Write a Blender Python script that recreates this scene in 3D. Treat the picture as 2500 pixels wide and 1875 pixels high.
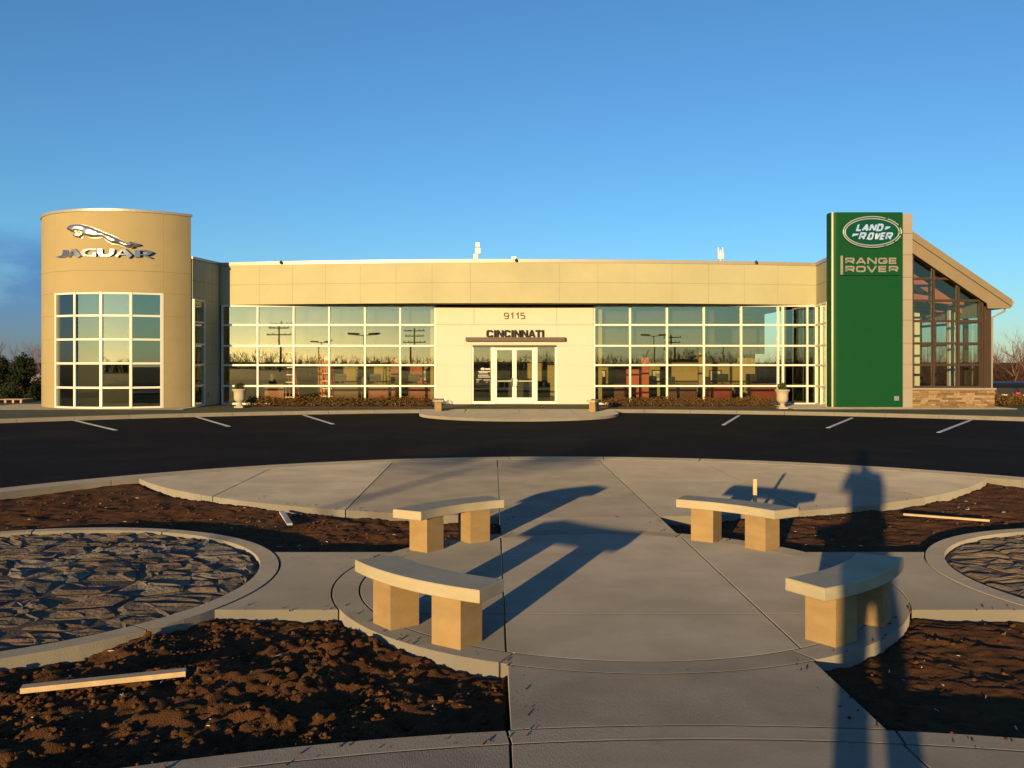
import bpy, bmesh, math, random
import numpy as np
from mathutils import Vector, Matrix

random.seed(7)
RNG = np.random.default_rng(7)
R = math.radians
for o in list(bpy.data.objects):
    bpy.data.objects.remove(o)
SC = bpy.context.scene
COL = SC.collection

# ------------------------------------------------------------------ camera
H = 1.85                       # eye height
FPX = 2239.0                   # focal length in photo pixels (photo 2500 px wide)
cam_d = bpy.data.cameras.new('camera')
cam_d.sensor_width = 36.0
cam_d.lens = FPX / 2500.0 * 36.0
cam_d.shift_y = -55.5 / 2500.0
cam_d.clip_start = 0.02
cam_d.clip_end = 5000
cam = bpy.data.objects.new('camera', cam_d)
COL.objects.link(cam)
cam.location = (0, 0, H)
cam.rotation_euler = (R(90), 0, 0)
SC.camera = cam

# ------------------------------------------------------------------ light
SUN_EL, SUN_AZ = R(5.7), R(20.7)          # light travels towards +Y, 20.7 deg to the right
sd = Vector((math.sin(SUN_AZ) * math.cos(SUN_EL), math.cos(SUN_AZ) * math.cos(SUN_EL), -math.sin(SUN_EL)))
sun_d = bpy.data.lights.new('sun', 'SUN')
sun_d.energy = 5.0
sun_d.angle = R(0.55)
sun_d.color = (1.0, 0.67, 0.29)
sun = bpy.data.objects.new('sun', sun_d)
COL.objects.link(sun)
sun.location = (-20, -40, 30)
sun.rotation_euler = sd.to_track_quat('-Z', 'Y').to_euler()

world = bpy.data.worlds.new('World')
SC.world = world
world.use_nodes = True
wn, wl_ = world.node_tree.nodes, world.node_tree.links
wn.clear()
sky = wn.new('ShaderNodeTexSky')
sky.sky_type = 'NISHITA'
sky.sun_disc = False
sky.sun_elevation = SUN_EL
sky.sun_rotation = math.atan2(-sd.x, -sd.y)
sky.altitude = 200
sky.air_density = 0.85
sky.dust_density = 0.25
sky.ozone_density = 4.0
hsv = wn.new('ShaderNodeHueSaturation')
hsv.inputs['Saturation'].default_value = 1.0
tintn = wn.new('ShaderNodeMixRGB')
tintn.blend_type = 'MULTIPLY'
tintn.inputs[0].default_value = 1.0
tintn.inputs[2].default_value = (1.06, 1.05, 0.96, 1)
wl_.new(sky.outputs[0], tintn.inputs[1])
wl_.new(tintn.outputs[0], hsv.inputs['Color'])
# low cloud bank towards the left and behind
tc = wn.new('ShaderNodeTexCoord')
mp = wn.new('ShaderNodeMapping')
mp.inputs['Scale'].default_value = (2.2, 2.2, 6.0)
wl_.new(tc.outputs['Generated'], mp.inputs['Vector'])
cn = wn.new('ShaderNodeTexNoise')
cn.inputs['Scale'].default_value = 2.2
cn.inputs['Detail'].default_value = 7
cn.inputs['Roughness'].default_value = 0.55
wl_.new(mp.outputs[0], cn.inputs['Vector'])
sep = wn.new('ShaderNodeSeparateXYZ')
wl_.new(tc.outputs['Generated'], sep.inputs[0])
def wmap(src, a, b, c=0.0, d=1.0):
    m = wn.new('ShaderNodeMapRange')
    m.interpolation_type = 'SMOOTHSTEP'
    for i, v in ((1, a), (2, b), (3, c), (4, d)):
        m.inputs[i].default_value = v
    wl_.new(src, m.inputs[0])
    return m.outputs[0]
def wmath(op, a, b):
    m = wn.new('ShaderNodeMath')
    m.operation = op
    for i, v in enumerate((a, b)):
        if isinstance(v, (int, float)):
            m.inputs[i].default_value = v
        else:
            wl_.new(v, m.inputs[i])
    return m.outputs[0]
side = wmap(wmath('ADD', sep.outputs['X'], wmath('MULTIPLY', sep.outputs['Y'], -0.25)), -0.58, -0.66)
low = wmap(wmath('ADD', sep.outputs['Z'], wmath('MULTIPLY', cn.outputs['Fac'], 0.06)), 0.165, 0.115)
puff = wmap(cn.outputs['Fac'], 0.18, 0.44)
cloud = wmath('MULTIPLY', wmath('MULTIPLY', side, low), puff)
cloud = wmath('MULTIPLY', cloud, 0.95)
mix = wn.new('ShaderNodeMixRGB')
wl_.new(cloud, mix.inputs[0])
wl_.new(hsv.outputs[0], mix.inputs[1])
dark = wn.new('ShaderNodeMixRGB')
dark.blend_type = 'MULTIPLY'
dark.inputs[0].default_value = 1.0
dark.inputs[2].default_value = (0.42, 0.44, 0.70, 1)
wl_.new(hsv.outputs[0], dark.inputs[1])
wl_.new(dark.outputs[0], mix.inputs[2])
bg = wn.new('ShaderNodeBackground')
bg.inputs['Strength'].default_value = 0.132
wl_.new(mix.outputs[0], bg.inputs['Color'])
wo = wn.new('ShaderNodeOutputWorld')
wl_.new(bg.outputs[0], wo.inputs['Surface'])

SC.view_settings.view_transform = 'Standard'
SC.view_settings.look = 'None'
SC.view_settings.exposure = 0.75
SC.view_settings.gamma = 1.0
SC.view_settings.use_curve_mapping = False
SC.cycles.max_bounces = 10
SC.cycles.transparent_max_bounces = 24
SC.cycles.caustics_reflective = False
SC.cycles.caustics_refractive = False
SC.cycles.sample_clamp_indirect = 6.0

# ------------------------------------------------------------------ materials
MATS = {}
def M(name, col, rough=0.8, var=0.10, scale=2.0, bump=0.0, bscale=60.0, metal=0.0, spec=0.4,
      stretch=(1, 1, 1), stain=0.0, stain_scale=0.6, stain_col=None, hue2=None, bstretch=None):
    m = bpy.data.materials.new(name)
    m.use_nodes = True
    nt = m.node_tree
    n, l = nt.nodes, nt.links
    b = n['Principled BSDF']
    geo = n.new('ShaderNodeNewGeometry')
    mpn = n.new('ShaderNodeMapping')
    mpn.inputs['Scale'].default_value = stretch
    l.new(geo.outputs['Position'], mpn.inputs['Vector'])
    nz = n.new('ShaderNodeTexNoise')
    nz.inputs['Scale'].default_value = scale
    nz.inputs['Detail'].default_value = 8
    nz.inputs['Roughness'].default_value = 0.6
    l.new(mpn.outputs[0], nz.inputs['Vector'])
    rmp = n.new('ShaderNodeMapRange')
    rmp.inputs[1].default_value = 0.3
    rmp.inputs[2].default_value = 0.7
    l.new(nz.outputs['Fac'], rmp.inputs[0])
    mx = n.new('ShaderNodeMixRGB')
    c2 = hue2 or tuple(min(1, c * (1 + var)) for c in col)
    mx.inputs[1].default_value = (*[c * (1 - var) for c in col], 1)
    mx.inputs[2].default_value = (*c2, 1)
    l.new(rmp.outputs[0], mx.inputs[0])
    last = mx.outputs[0]
    if stain:
        n2 = n.new('ShaderNodeTexNoise')
        n2.inputs['Scale'].default_value = stain_scale
        n2.inputs['Detail'].default_value = 6
        l.new(geo.outputs['Position'], n2.inputs['Vector'])
        r2 = n.new('ShaderNodeMapRange')
        r2.inputs[1].default_value = 0.50
        r2.inputs[2].default_value = 0.68
        r2.inputs[4].default_value = stain
        l.new(n2.outputs['Fac'], r2.inputs[0])
        m2 = n.new('ShaderNodeMixRGB')
        l.new(r2.outputs[0], m2.inputs[0])
        l.new(last, m2.inputs[1])
        m2.inputs[2].default_value = (*(stain_col or tuple(c * 0.5 for c in col)), 1)
        last = m2.outputs[0]
    l.new(last, b.inputs['Base Color'])
    b.inputs['Roughness'].default_value = rough
    b.inputs['Metallic'].default_value = metal
    b.inputs['Specular IOR Level'].default_value = spec
    if 'Diffuse Roughness' in b.inputs and rough >= .97: b.inputs['Diffuse Roughness'].default_value = 1.0
    if bump:
        nb = n.new('ShaderNodeTexNoise')
        nb.inputs['Scale'].default_value = bscale
        nb.inputs['Detail'].default_value = 5
        if bstretch:
            mq = n.new('ShaderNodeMapping')
            mq.inputs['Scale'].default_value = bstretch
            l.new(geo.outputs['Position'], mq.inputs['Vector'])
            l.new(mq.outputs[0], nb.inputs['Vector'])
        else:
            l.new(mpn.outputs[0], nb.inputs['Vector'])
        bp = n.new('ShaderNodeBump')
        bp.inputs['Strength'].default_value = bump
        bp.inputs['Distance'].default_value = 0.02
        l.new(nb.outputs['Fac'], bp.inputs['Height'])
        l.new(bp.outputs[0], b.inputs['Normal'])
    MATS[name] = m
    return m

def glass(name, tint, refl, rough=0.0):
    m = bpy.data.materials.new(name)
    m.use_nodes = True
    n, l = m.node_tree.nodes, m.node_tree.links
    n.clear()
    tr = n.new('ShaderNodeBsdfTransparent')
    tr.inputs[0].default_value = (*tint, 1)
    gl = n.new('ShaderNodeBsdfGlossy')
    gl.inputs['Roughness'].default_value = rough
    gl.inputs['Color'].default_value = (0.93, 0.97, 0.78, 1)
    lw = n.new('ShaderNodeLayerWeight')
    lw.inputs['Blend'].default_value = 0.5
    pw = n.new('ShaderNodeMath')
    pw.operation = 'POWER'
    pw.inputs[1].default_value = 4
    l.new(lw.outputs['Facing'], pw.inputs[0])
    mr = n.new('ShaderNodeMapRange')
    mr.inputs[3].default_value = refl
    mr.inputs[4].default_value = 0.9
    l.new(pw.outputs[0], mr.inputs[0])
    ms = n.new('ShaderNodeMixShader')
    l.new(mr.outputs[0], ms.inputs[0])
    l.new(tr.outputs[0], ms.inputs[1])
    l.new(gl.outputs[0], ms.inputs[2])
    out = n.new('ShaderNodeOutputMaterial')
    l.new(ms.outputs[0], out.inputs['Surface'])
    MATS[name] = m
    return m

M('stucco', (0.355, 0.345, 0.220), 0.9, 0.05, 0.8, 0.06, 90, spec=0.2, stain=0.12, stain_scale=0.35)
M('stucco_tower', (0.305, 0.255, 0.140), 0.9, 0.06, 0.8, 0.08, 90, spec=0.2, stain=0.15, stain_scale=0.4)
M('joint', (0.26, 0.225, 0.145), 0.95, 0.1)
M('coping', (0.36, 0.335, 0.28), 0.45, 0.04, 1.0, metal=0.35)
M('white_panel', (0.44, 0.44, 0.37), 0.6, 0.03, 0.7, spec=0.3)
M('white_frame', (0.60, 0.59, 0.52), 0.45, 0.03, 2.0)
M('soffit', (0.30, 0.23, 0.15), 0.8, 0.1)
M('brown_metal', (0.038, 0.020, 0.011), 0.5, 0.12, 3.0)
M('canopy_brown', (0.07, 0.045, 0.032), 0.55, 0.1)
M('letter_dark', (0.016, 0.011, 0.009), 0.8, 0.1)
M('letter_olive', (0.06, 0.05, 0.02), 0.6, 0.1)
M('green', (0.003, 0.052, 0.017), 0.5, 0.05, 1.2, spec=0.10)
M('green_gloss', (0.0, 0.045, 0.016), 0.25, 0.05, 1.2)
M('pylon_beige', (0.235, 0.215, 0.18), 0.7, 0.04, 1.0)
M('gold_trim', (0.60, 0.56, 0.38), 0.4, 0.03)
M('chrome_bright', (0.85, 0.87, 0.9), 0.2, 0.02, metal=0.8)
M('chrome', (0.40, 0.40, 0.41), 0.28, 0.02, metal=1.0)
M('chrome_soft', (0.66, 0.65, 0.63), 0.38, 0.02, metal=1.0)
M('ring_silver', (0.30, 0.37, 0.40), 0.35, 0.02, metal=0.25)
M('silver_letter', (0.23, 0.215, 0.19), 0.45, 0.05, metal=0.3)
M('roof_tan', (0.175, 0.14, 0.088), 0.7, 0.06, 1.5)
M('rust_truss', (0.30, 0.10, 0.065), 0.7, 0.1)
M('stone_wall', (0.185, 0.125, 0.065), 0.9, 0.25, 9.0, 0.5, 40)
M('stone_wall_pale', (0.26, 0.185, 0.105), 0.9, 0.22, 9.0, 0.5, 40)
M('stone_wall_dark', (0.125, 0.08, 0.045), 0.9, 0.25, 9.0, 0.5, 40)
M('mortar', (0.16, 0.12, 0.08), 0.95, 0.1)
M('concrete', (0.186, 0.176, 0.156), 1.0, 0.15, 2.2, 0.14, 90, spec=0.2, bstretch=(2.2, .35, 1),
  stain=0.55, stain_scale=1.1, stain_col=(0.135, 0.126, 0.110))
M('concrete_c', (0.210, 0.199, 0.178), 1.0, 0.17, 1.4, 0.12, 90, spec=0.2, bstretch=(2.2, .35, 1),
  stain=0.5, stain_scale=0.8, stain_col=(0.158, 0.147, 0.128))
M('concrete_b', (0.164, 0.155, 0.137), 1.0, 0.16, 1.7, 0.16, 90, spec=0.2, bstretch=(2.2, .35, 1),
  stain=0.55, stain_scale=1.6, stain_col=(0.122, 0.113, 0.098))
M('kerb', (0.218, 0.203, 0.172), 1.0, 0.10, 2.0, 0.3, 120, spec=0.25, stain=0.25, stain_scale=1.2)
M('asphalt', (0.016, 0.015, 0.015), 0.95, 0.22, 1.2, 0.25, 180, spec=0.05, stain=0.7, stain_scale=0.35,
  stain_col=(0.034, 0.028, 0.023))
M('paint', (0.72, 0.70, 0.66), 0.7, 0.08, 8.0)
M('soil', (0.078, 0.037, 0.016), 0.97, 0.40, 6.0, 0.9, 110, spec=0.08, stain=0.5, stain_scale=1.4,
  stain_col=(0.060, 0.029, 0.014))
M('clod', (0.080, 0.038, 0.016), 0.97, 0.35, 7.0, 0.8, 80, spec=0.08)
M('verge', (0.135, 0.135, 0.072), 0.95, 0.18, 1.5, 0.5, 60, spec=0.1, stain=0.4, stain_scale=0.5,
  stain_col=(0.19, 0.16, 0.10))
M('terrain', (0.045, 0.036, 0.022), 0.95, 0.25, 0.3, spec=0.1)
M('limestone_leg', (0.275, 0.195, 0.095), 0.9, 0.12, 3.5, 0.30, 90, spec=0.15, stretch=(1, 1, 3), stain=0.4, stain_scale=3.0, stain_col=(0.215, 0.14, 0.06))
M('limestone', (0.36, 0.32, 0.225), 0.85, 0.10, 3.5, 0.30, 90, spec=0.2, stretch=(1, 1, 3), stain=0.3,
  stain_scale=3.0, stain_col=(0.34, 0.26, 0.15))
M('limestone_top', (0.50, 0.46, 0.40), 0.8, 0.08, 3.5, 0.15, 140, spec=0.2)
for i, c in enumerate([(0.106, 0.084, 0.066), (0.088, 0.069, 0.054), (0.118, 0.090, 0.064), (0.102, 0.073, 0.058), (0.132, 0.113, 0.094)]):
    M('fieldstone%d' % i, c, 0.98, 0.30, 7.0, 0.9, 32, spec=0.25, stain=0.5, stain_scale=5.0)
M('grout', (0.100, 0.077, 0.058), 0.95, 0.3, 5.0, 0.6, 60, spec=0.1)
M('lumber', (0.40, 0.30, 0.18), 0.8, 0.15, 2.0, 0.2, 60, stretch=(6, 6, 6))
M('stake_yellow', (0.42, 0.36, 0.18), 0.8, 0.1)
M('wood_grey', (0.30, 0.22, 0.15), 0.85, 0.2, 4.0)
M('shrub', (0.045, 0.048, 0.014), 0.8, 0.5, 14.0, spec=0.15, hue2=(0.16, 0.085, 0.025))
M('evergreen', (0.018, 0.028, 0.012), 0.85, 0.5, 6.0, spec=0.1)
M('topiary', (0.035, 0.045, 0.012), 0.8, 0.4, 16.0, spec=0.15)
M('bark', (0.11, 0.075, 0.055), 0.95, 0.25, 3.0, spec=0.1)
M('twig', (0.155, 0.085, 0.058), 0.95, 0.3, 1.0, spec=0.1)
M('thicket', (0.15, 0.068, 0.040), 0.95, 0.45, 0.8, spec=0.1)
M('urn_stone', (0.35, 0.31, 0.23), 0.85, 0.08, 6.0, 0.2, 80)
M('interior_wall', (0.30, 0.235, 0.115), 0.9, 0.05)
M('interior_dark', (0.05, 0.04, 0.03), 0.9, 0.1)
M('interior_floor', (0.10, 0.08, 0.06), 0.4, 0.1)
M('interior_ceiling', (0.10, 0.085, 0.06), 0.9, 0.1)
M('orange_column', (0.50, 0.22, 0.07), 0.7, 0.06)
M('red_wood', (0.20, 0.028, 0.018), 0.45, 0.15)
M('dark_wood', (0.10, 0.035, 0.02), 0.5, 0.15)
M('red_panel', (0.42, 0.10, 0.06), 0.7, 0.05)
M('ladder_red', (0.50, 0.05, 0.04), 0.5, 0.05)
M('black', (0.012, 0.012, 0.013), 0.5, 0.1)
M('grey_metal', (0.28, 0.28, 0.28), 0.4, 0.1, metal=0.6)
M('paper', (0.5, 0.48, 0.42), 0.8, 0.05)
M('frame_wood', (0.05, 0.025, 0.015), 0.5, 0.1)
M('art_grey', (0.22, 0.22, 0.22), 0.8, 0.4, 12.0)
M('antenna', (0.70, 0.68, 0.62), 0.6, 0.05)
M('car_black', (0.008, 0.009, 0.012), 0.4, 0.05, spec=0.25)
M('car_white', (0.6, 0.6, 0.58), 0.3, 0.03)
M('tail_red', (0.45, 0.02, 0.015), 0.3, 0.03)
M('tyre', (0.012, 0.012, 0.012), 0.9, 0.1)
M('pole_dark', (0.02, 0.018, 0.016), 0.6, 0.1)
M('pole_wood', (0.06, 0.04, 0.03), 0.9, 0.1)
M('jacket', (0.03, 0.035, 0.05), 0.9, 0.1)
M('trousers', (0.05, 0.05, 0.06), 0.9, 0.1)
M('skin', (0.45, 0.28, 0.20), 0.6, 0.05)
M('hair', (0.02, 0.014, 0.01), 0.7, 0.2)
M('house_white', (0.5, 0.52, 0.55), 0.8, 0.05)
M('car_glass', (0.01, 0.012, 0.015), 0.08, 0.02, spec=0.8)
glass('glass', (0.93, 0.94, 0.86), 0.135)
glass('glass_tower', (0.70, 0.73, 0.70), 0.24)
glass('glass_clear', (0.86, 0.88, 0.84), 0.05)
glass('glass_dark', (0.45, 0.46, 0.42), 0.06)

# ------------------------------------------------------------------ helpers
WL = {}                                     # world origin of every unrotated object
def tag(o, label=None, cat=None, group=None, kind=None):
    if label: o['label'] = label
    if cat: o['category'] = cat
    if group: o['group'] = group
    if kind: o['kind'] = kind
    return o
def thing(name, label, cat, loc=(0, 0, 0), group=None):
    o = bpy.data.objects.new(name, None)
    o.empty_display_size = 0.2
    COL.objects.link(o)
    o.location = loc
    WL[o] = Vector(loc)
    return tag(o, label, cat, group)
def put(name, me, origin, parent=None):
    o = bpy.data.objects.new(name, me)
    COL.objects.link(o)
    WL[o] = Vector(origin)
    if parent is not None:
        o.parent = parent
        o.location = WL[o] - WL[parent]
    else:
        o.location = WL[o]
    return o

class MB:
    def __init__(s):
        s.v, s.f, s.mi = [], [], []
        s.cur = 0
    def add(s, vs, fs):
        b = len(s.v)
        s.v += [tuple(p) for p in vs]
        s.f += [tuple(b + i for i in f) for f in fs]
        s.mi += [s.cur] * len(fs)
    def box(s, x0, x1, y0, y1, z0, z1, xf=None):
        vs = [(x0, y0, z0), (x1, y0, z0), (x1, y1, z0), (x0, y1, z0), (x0, y0, z1), (x1, y0, z1), (x1, y1, z1), (x0, y1, z1)]
        if xf: vs = [xf(*p) for p in vs]
        s.add(vs, [(3, 2, 1, 0), (4, 5, 6, 7), (0, 1, 5, 4), (1, 2, 6, 5), (2, 3, 7, 6), (3, 0, 4, 7)])
    def prism(s, poly, z0, z1, chamfer=0.0):
        """poly: CCW (x, y) list, extruded along z; optional chamfer at the top edge"""
        n = len(poly)
        rings = [[(x, y, z0) for x, y in poly]]
        if chamfer:
            rings.append([(x, y, z1 - chamfer) for x, y in poly])
            rings.append([(x, y, z1) for x, y in offset(poly, chamfer)])
        else:
            rings.append([(x, y, z1) for x, y in poly])
        vs = [p for r in rings for p in r]
        fs = [tuple(range(n - 1, -1, -1)), tuple((len(rings) - 1) * n + i for i in range(n))]
        for k in range(len(rings) - 1):
            for i in range(n):
                j = (i + 1) % n
                fs.append((k * n + i, k * n + j, (k + 1) * n + j, (k + 1) * n + i))
        s.add(vs, fs)
    def prism_y(s, poly, y0, y1):
        """poly: (x, z) list CCW seen from -Y, extruded along y"""
        n = len(poly)
        vs = [(x, y0, z) for x, z in poly] + [(x, y1, z) for x, z in poly]
        fs = [tuple(range(n)), tuple(range(2 * n - 1, n - 1, -1))]
        fs += [(i, n + i, n + (i + 1) % n, (i + 1) % n) for i in range(n)]
        s.add(vs, fs)
    def tube(s, pts, rads, k=6, caps=True):
        pts = [Vector(p) for p in pts]
        rings = []
        up = Vector((0.3, 0.5, 0.8)).normalized()
        for i, p in enumerate(pts):
            d = (pts[min(i + 1, len(pts) - 1)] - pts[max(i - 1, 0)]).normalized()
            a = d.cross(up)
            if a.length < 1e-3: a = d.cross(Vector((1, 0, 0)))
            a.normalize()
            b = d.cross(a)
            r = rads[i] if isinstance(rads, (list, tuple)) else rads
            rings.append([p + a * (r * math.cos(2 * math.pi * j / k)) + b * (r * math.sin(2 * math.pi * j / k)) for j in range(k)])
        vs = [q for r_ in rings for q in r_]
        fs = []
        for i in range(len(pts) - 1):
            for j in range(k):
                jj = (j + 1) % k
                fs.append((i * k + j, i * k + jj, (i + 1) * k + jj, (i + 1) * k + j))
        if caps:
            fs.append(tuple(range(k - 1, -1, -1)))
            fs.append(tuple((len(pts) - 1) * k + j for j in range(k)))
        s.add(vs, fs)
    def lathe(s, prof, c=(0, 0, 0), k=20):
        vs, fs = [], []
        for r, z in prof:
            for j in range(k):
                a = 2 * math.pi * j / k
                vs.append((c[0] + r * math.cos(a), c[1] + r * math.sin(a), c[2] + z))
        for i in range(len(prof) - 1):
            for j in range(k):
                jj = (j + 1) % k
                fs.append((i * k + j, i * k + jj, (i + 1) * k + jj, (i + 1) * k + j))
        fs.append(tuple(range(k - 1, -1, -1)))
        fs.append(tuple((len(prof) - 1) * k + j for j in range(k)))
        s.add(vs, fs)
    def build(s, name, mat, parent=None, smooth=False, origin=None, kind=None):
        V = np.array(s.v)
        if origin is None:
            lo, hi = V.min(0), V.max(0)
            origin = Vector(((lo[0] + hi[0]) / 2, (lo[1] + hi[1]) / 2, lo[2]))
        else:
            origin = Vector(origin)
        me = bpy.data.meshes.new(name)
        me.from_pydata([tuple(p) for p in V - np.array(origin)], [], s.f)
        for mm in (mat if isinstance(mat, (list, tuple)) else [mat]):
            me.materials.append(MATS[mm])
        if len(me.materials) > 1:
            me.polygons.foreach_set('material_index', s.mi)
        if smooth:
            me.polygons.foreach_set('use_smooth', [True] * len(me.polygons))
        me.update()
        o = put(name, me, origin, parent)
        if kind: o['kind'] = kind
        return o

UNIT = {}
def piece(name, mat, c, dims, parent, rz=0.0, tilt=0.0):
    """a box that shares its mesh data with all like boxes of that material"""
    if (name, mat) not in UNIT:
        b = MB()
        b.box(-.5, .5, -.5, .5, -.5, .5)
        me = bpy.data.meshes.new(name)
        me.from_pydata(b.v, [], b.f)
        me.materials.append(MATS[mat])
        UNIT[(name, mat)] = me
    o = put(name, UNIT[(name, mat)], c, parent)
    o.scale = dims
    o.rotation_euler = (tilt, 0, rz)
    return o
def copy_tree(src, loc, rz=0.0, sc=1.0, label=None):
    r = src.copy()
    COL.objects.link(r)
    r.location = loc
    r.rotation_euler = (0, 0, rz)
    r.scale = (sc, sc, sc) if isinstance(sc, (int, float)) else sc
    if label: r['label'] = label
    def kids(a, b):
        for ch in a.children:
            c = ch.copy()
            COL.objects.link(c)
            c.parent = b
            kids(ch, c)
    kids(src, r)
    return r

def offset(poly, d):
    """move every edge of a CCW polygon inwards by d"""
    n = len(poly)
    out = []
    for i in range(n):
        p0, p1, p2 = Vector(poly[i - 1]), Vector(poly[i]), Vector(poly[(i + 1) % n])
        e1, e2 = (p1 - p0), (p2 - p1)
        if e1.length < 1e-7 or e2.length < 1e-7:
            out.append(tuple(p1))
            continue
        e1.normalize(); e2.normalize()
        n1, n2 = Vector((-e1.y, e1.x)), Vector((-e2.y, e2.x))
        m = n1 + n2
        k = max(0.25, 1 + n1.dot(n2))
        out.append(tuple(p1 + m * (d / k)))
    return out
def clip(poly, a, b, c):
    """keep a*x + b*y <= c"""
    out = []
    n = len(poly)
    for i in range(n):
        p, q = poly[i], poly[(i + 1) % n]
        dp, dq = a * p[0] + b * p[1] - c, a * q[0] + b * q[1] - c
        if dp <= 0: out.append(p)
        if dp * dq < 0:
            t = dp / (dp - dq)
            out.append((p[0] + t * (q[0] - p[0]), p[1] + t * (q[1] - p[1])))
    res = []
    for p in out:
        if not res or (abs(p[0] - res[-1][0]) + abs(p[1] - res[-1][1])) > 1e-4: res.append(p)
    if len(res) > 2 and abs(res[0][0] - res[-1][0]) + abs(res[0][1] - res[-1][1]) < 1e-4: res.pop()
    return res
def area(poly):
    return 0.5 * sum(poly[i - 1][0] * poly[i][1] - poly[i][0] * poly[i - 1][1] for i in range(len(poly)))
def circle(c, r, n=96, a0=0.0, a1=2 * math.pi):
    full = abs(a1 - a0 - 2 * math.pi) < 1e-6
    m = n if full else n + 1
    return [(c[0] + r * math.cos(a0 + (a1 - a0) * i / n), c[1] + r * math.sin(a0 + (a1 - a0) * i / n)) for i in range(m)]
def sector(c, r0, r1, a0, a1, n=16):
    return circle(c, r1, n, a0, a1) + circle(c, r0, n, a0, a1)[::-1]
def clip_disc(poly, c, r, n=128):
    for i in range(n):
        a = 2 * math.pi * (i + .5) / n
        ca, sa = math.cos(a), math.sin(a)
        poly = clip(poly, ca, sa, ca * c[0] + sa * c[1] + r)
        if len(poly) < 3: return []
    return poly

_tab = RNG.random((64, 64))
def vnoise(x, y, s=0):
    """smooth value noise on numpy arrays, 0..1"""
    x = np.asarray(x) + 17.3 * s; y = np.asarray(y) + 9.1 * s
    xi, yi = np.floor(x).astype(int), np.floor(y).astype(int)
    fx, fy = x - xi, y - yi
    fx, fy = fx * fx * (3 - 2 * fx), fy * fy * (3 - 2 * fy)
    g = lambda a, b: _tab[a % 64, b % 64]
    return (g(xi, yi) * (1 - fx) + g(xi + 1, yi) * fx) * (1 - fy) + (g(xi, yi + 1) * (1 - fx) + g(xi + 1, yi + 1) * fx) * fy
def mesh_np(name, V, F, mat, parent=None, origin=(0, 0, 0), smooth=False, kind=None):
    me = bpy.data.meshes.new(name)
    V = np.asarray(V, dtype=np.float32) - np.array(origin, dtype=np.float32)
    F = np.asarray(F, dtype=np.int32)
    k = F.shape[1]
    me.vertices.add(len(V)); me.vertices.foreach_set('co', V.ravel())
    me.loops.add(F.size); me.loops.foreach_set('vertex_index', F.ravel())
    me.polygons.add(len(F)); me.polygons.foreach_set('loop_start', np.arange(0, F.size, k, dtype=np.int32))
    if smooth: me.polygons.foreach_set('use_smooth', np.ones(len(F), dtype=bool))
    me.update(calc_edges=True)
    me.validate()
    me.materials.append(MATS[mat])
    o = put(name, me, origin, parent)
    if kind: o['kind'] = kind
    return o

# ------------------------------------------------------------------ stroke lettering
# glyphs: strokes in a box 1 wide and 1 high (x right, y up); a point may carry its own width factor
def rr(x0, x1, y0, y1, c=0.18):     # rounded rectangle ring
    return [(x0 + c, y0), (x1 - c, y0), (x1 - c * .3, y0 + c * .3), (x1, y0 + c), (x1, y1 - c), (x1 - c * .3, y1 - c * .3), (x1 - c, y1), (x0 + c, y1), (x0 + c * .3, y1 - c * .3), (x0, y1 - c), (x0, y0 + c), (x0 + c * .3, y0 + c * .3), (x0 + c, y0)]
GL = {
 'C': [[(1, .74), (.97, .88), (.84, 1), (.22, 1), (.06, .93), (0, .78), (0, .22), (.06, .07), (.22, 0), (.84, 0), (.97, .12), (1, .26)]],
 'I': [[(.5, 0), (.5, 1)]],
 'N': [[(0, 0), (0, 1)], [(0, 1), (1, 0)], [(1, 0), (1, 1)]],
 'A': [[(0, 0), (.5, 1)], [(.5, 1), (1, 0)], [(.17, .28), (.83, .28)]],
 'T': [[(0, 1), (1, 1)], [(.5, 0), (.5, .95)]],
 'L': [[(0, 1), (0, 0), (1, 0)]],
 'D': [[(0, 0), (.7, 0), (.92, .1), (1, .28), (1, .72), (.92, .9), (.7, 1), (0, 1), (0, 0)]],
 'R': [[(0, 0), (0, 1), (.82, 1), (.96, .92), (1, .78), (1, .64), (.95, .5), (.82, .42), (0, .42)], [(.55, .42), (1, 0)]],
 'O': [rr(0, 1, 0, 1, .22)],
 'V': [[(0, 1), (.5, 0)], [(.5, 0), (1, 1)]],
 'E': [[(1, 0), (0, 0), (0, 1), (1, 1)], [(0, .5), (.95, .5)]],
 'G': [[(1, .76), (.95, .92), (.8, 1), (.22, 1), (.06, .93), (0, .78), (0, .22), (.06, .07), (.22, 0), (.8, 0), (.95, .08), (1, .24), (1, .46), (.55, .46)]],
 '9': [[(.1, .06), (.2, 0), (.75, 0), (.92, .07), (1, .22), (1, .8), (.92, .95), (.78, 1), (.22, 1), (.07, .95), (0, .8), (0, .66), (.07, .5), (.22, .45), (1, .45)]],
 '1': [[(.0, .76), (1, 1), (1, 0)]],
 '5': [[(.92, 1), (.06, 1), (.06, .56), (.75, .56), (.93, .5), (1, .38), (1, .18), (.93, .05), (.76, 0), (.2, 0), (.02, .06)]],
}
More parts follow.
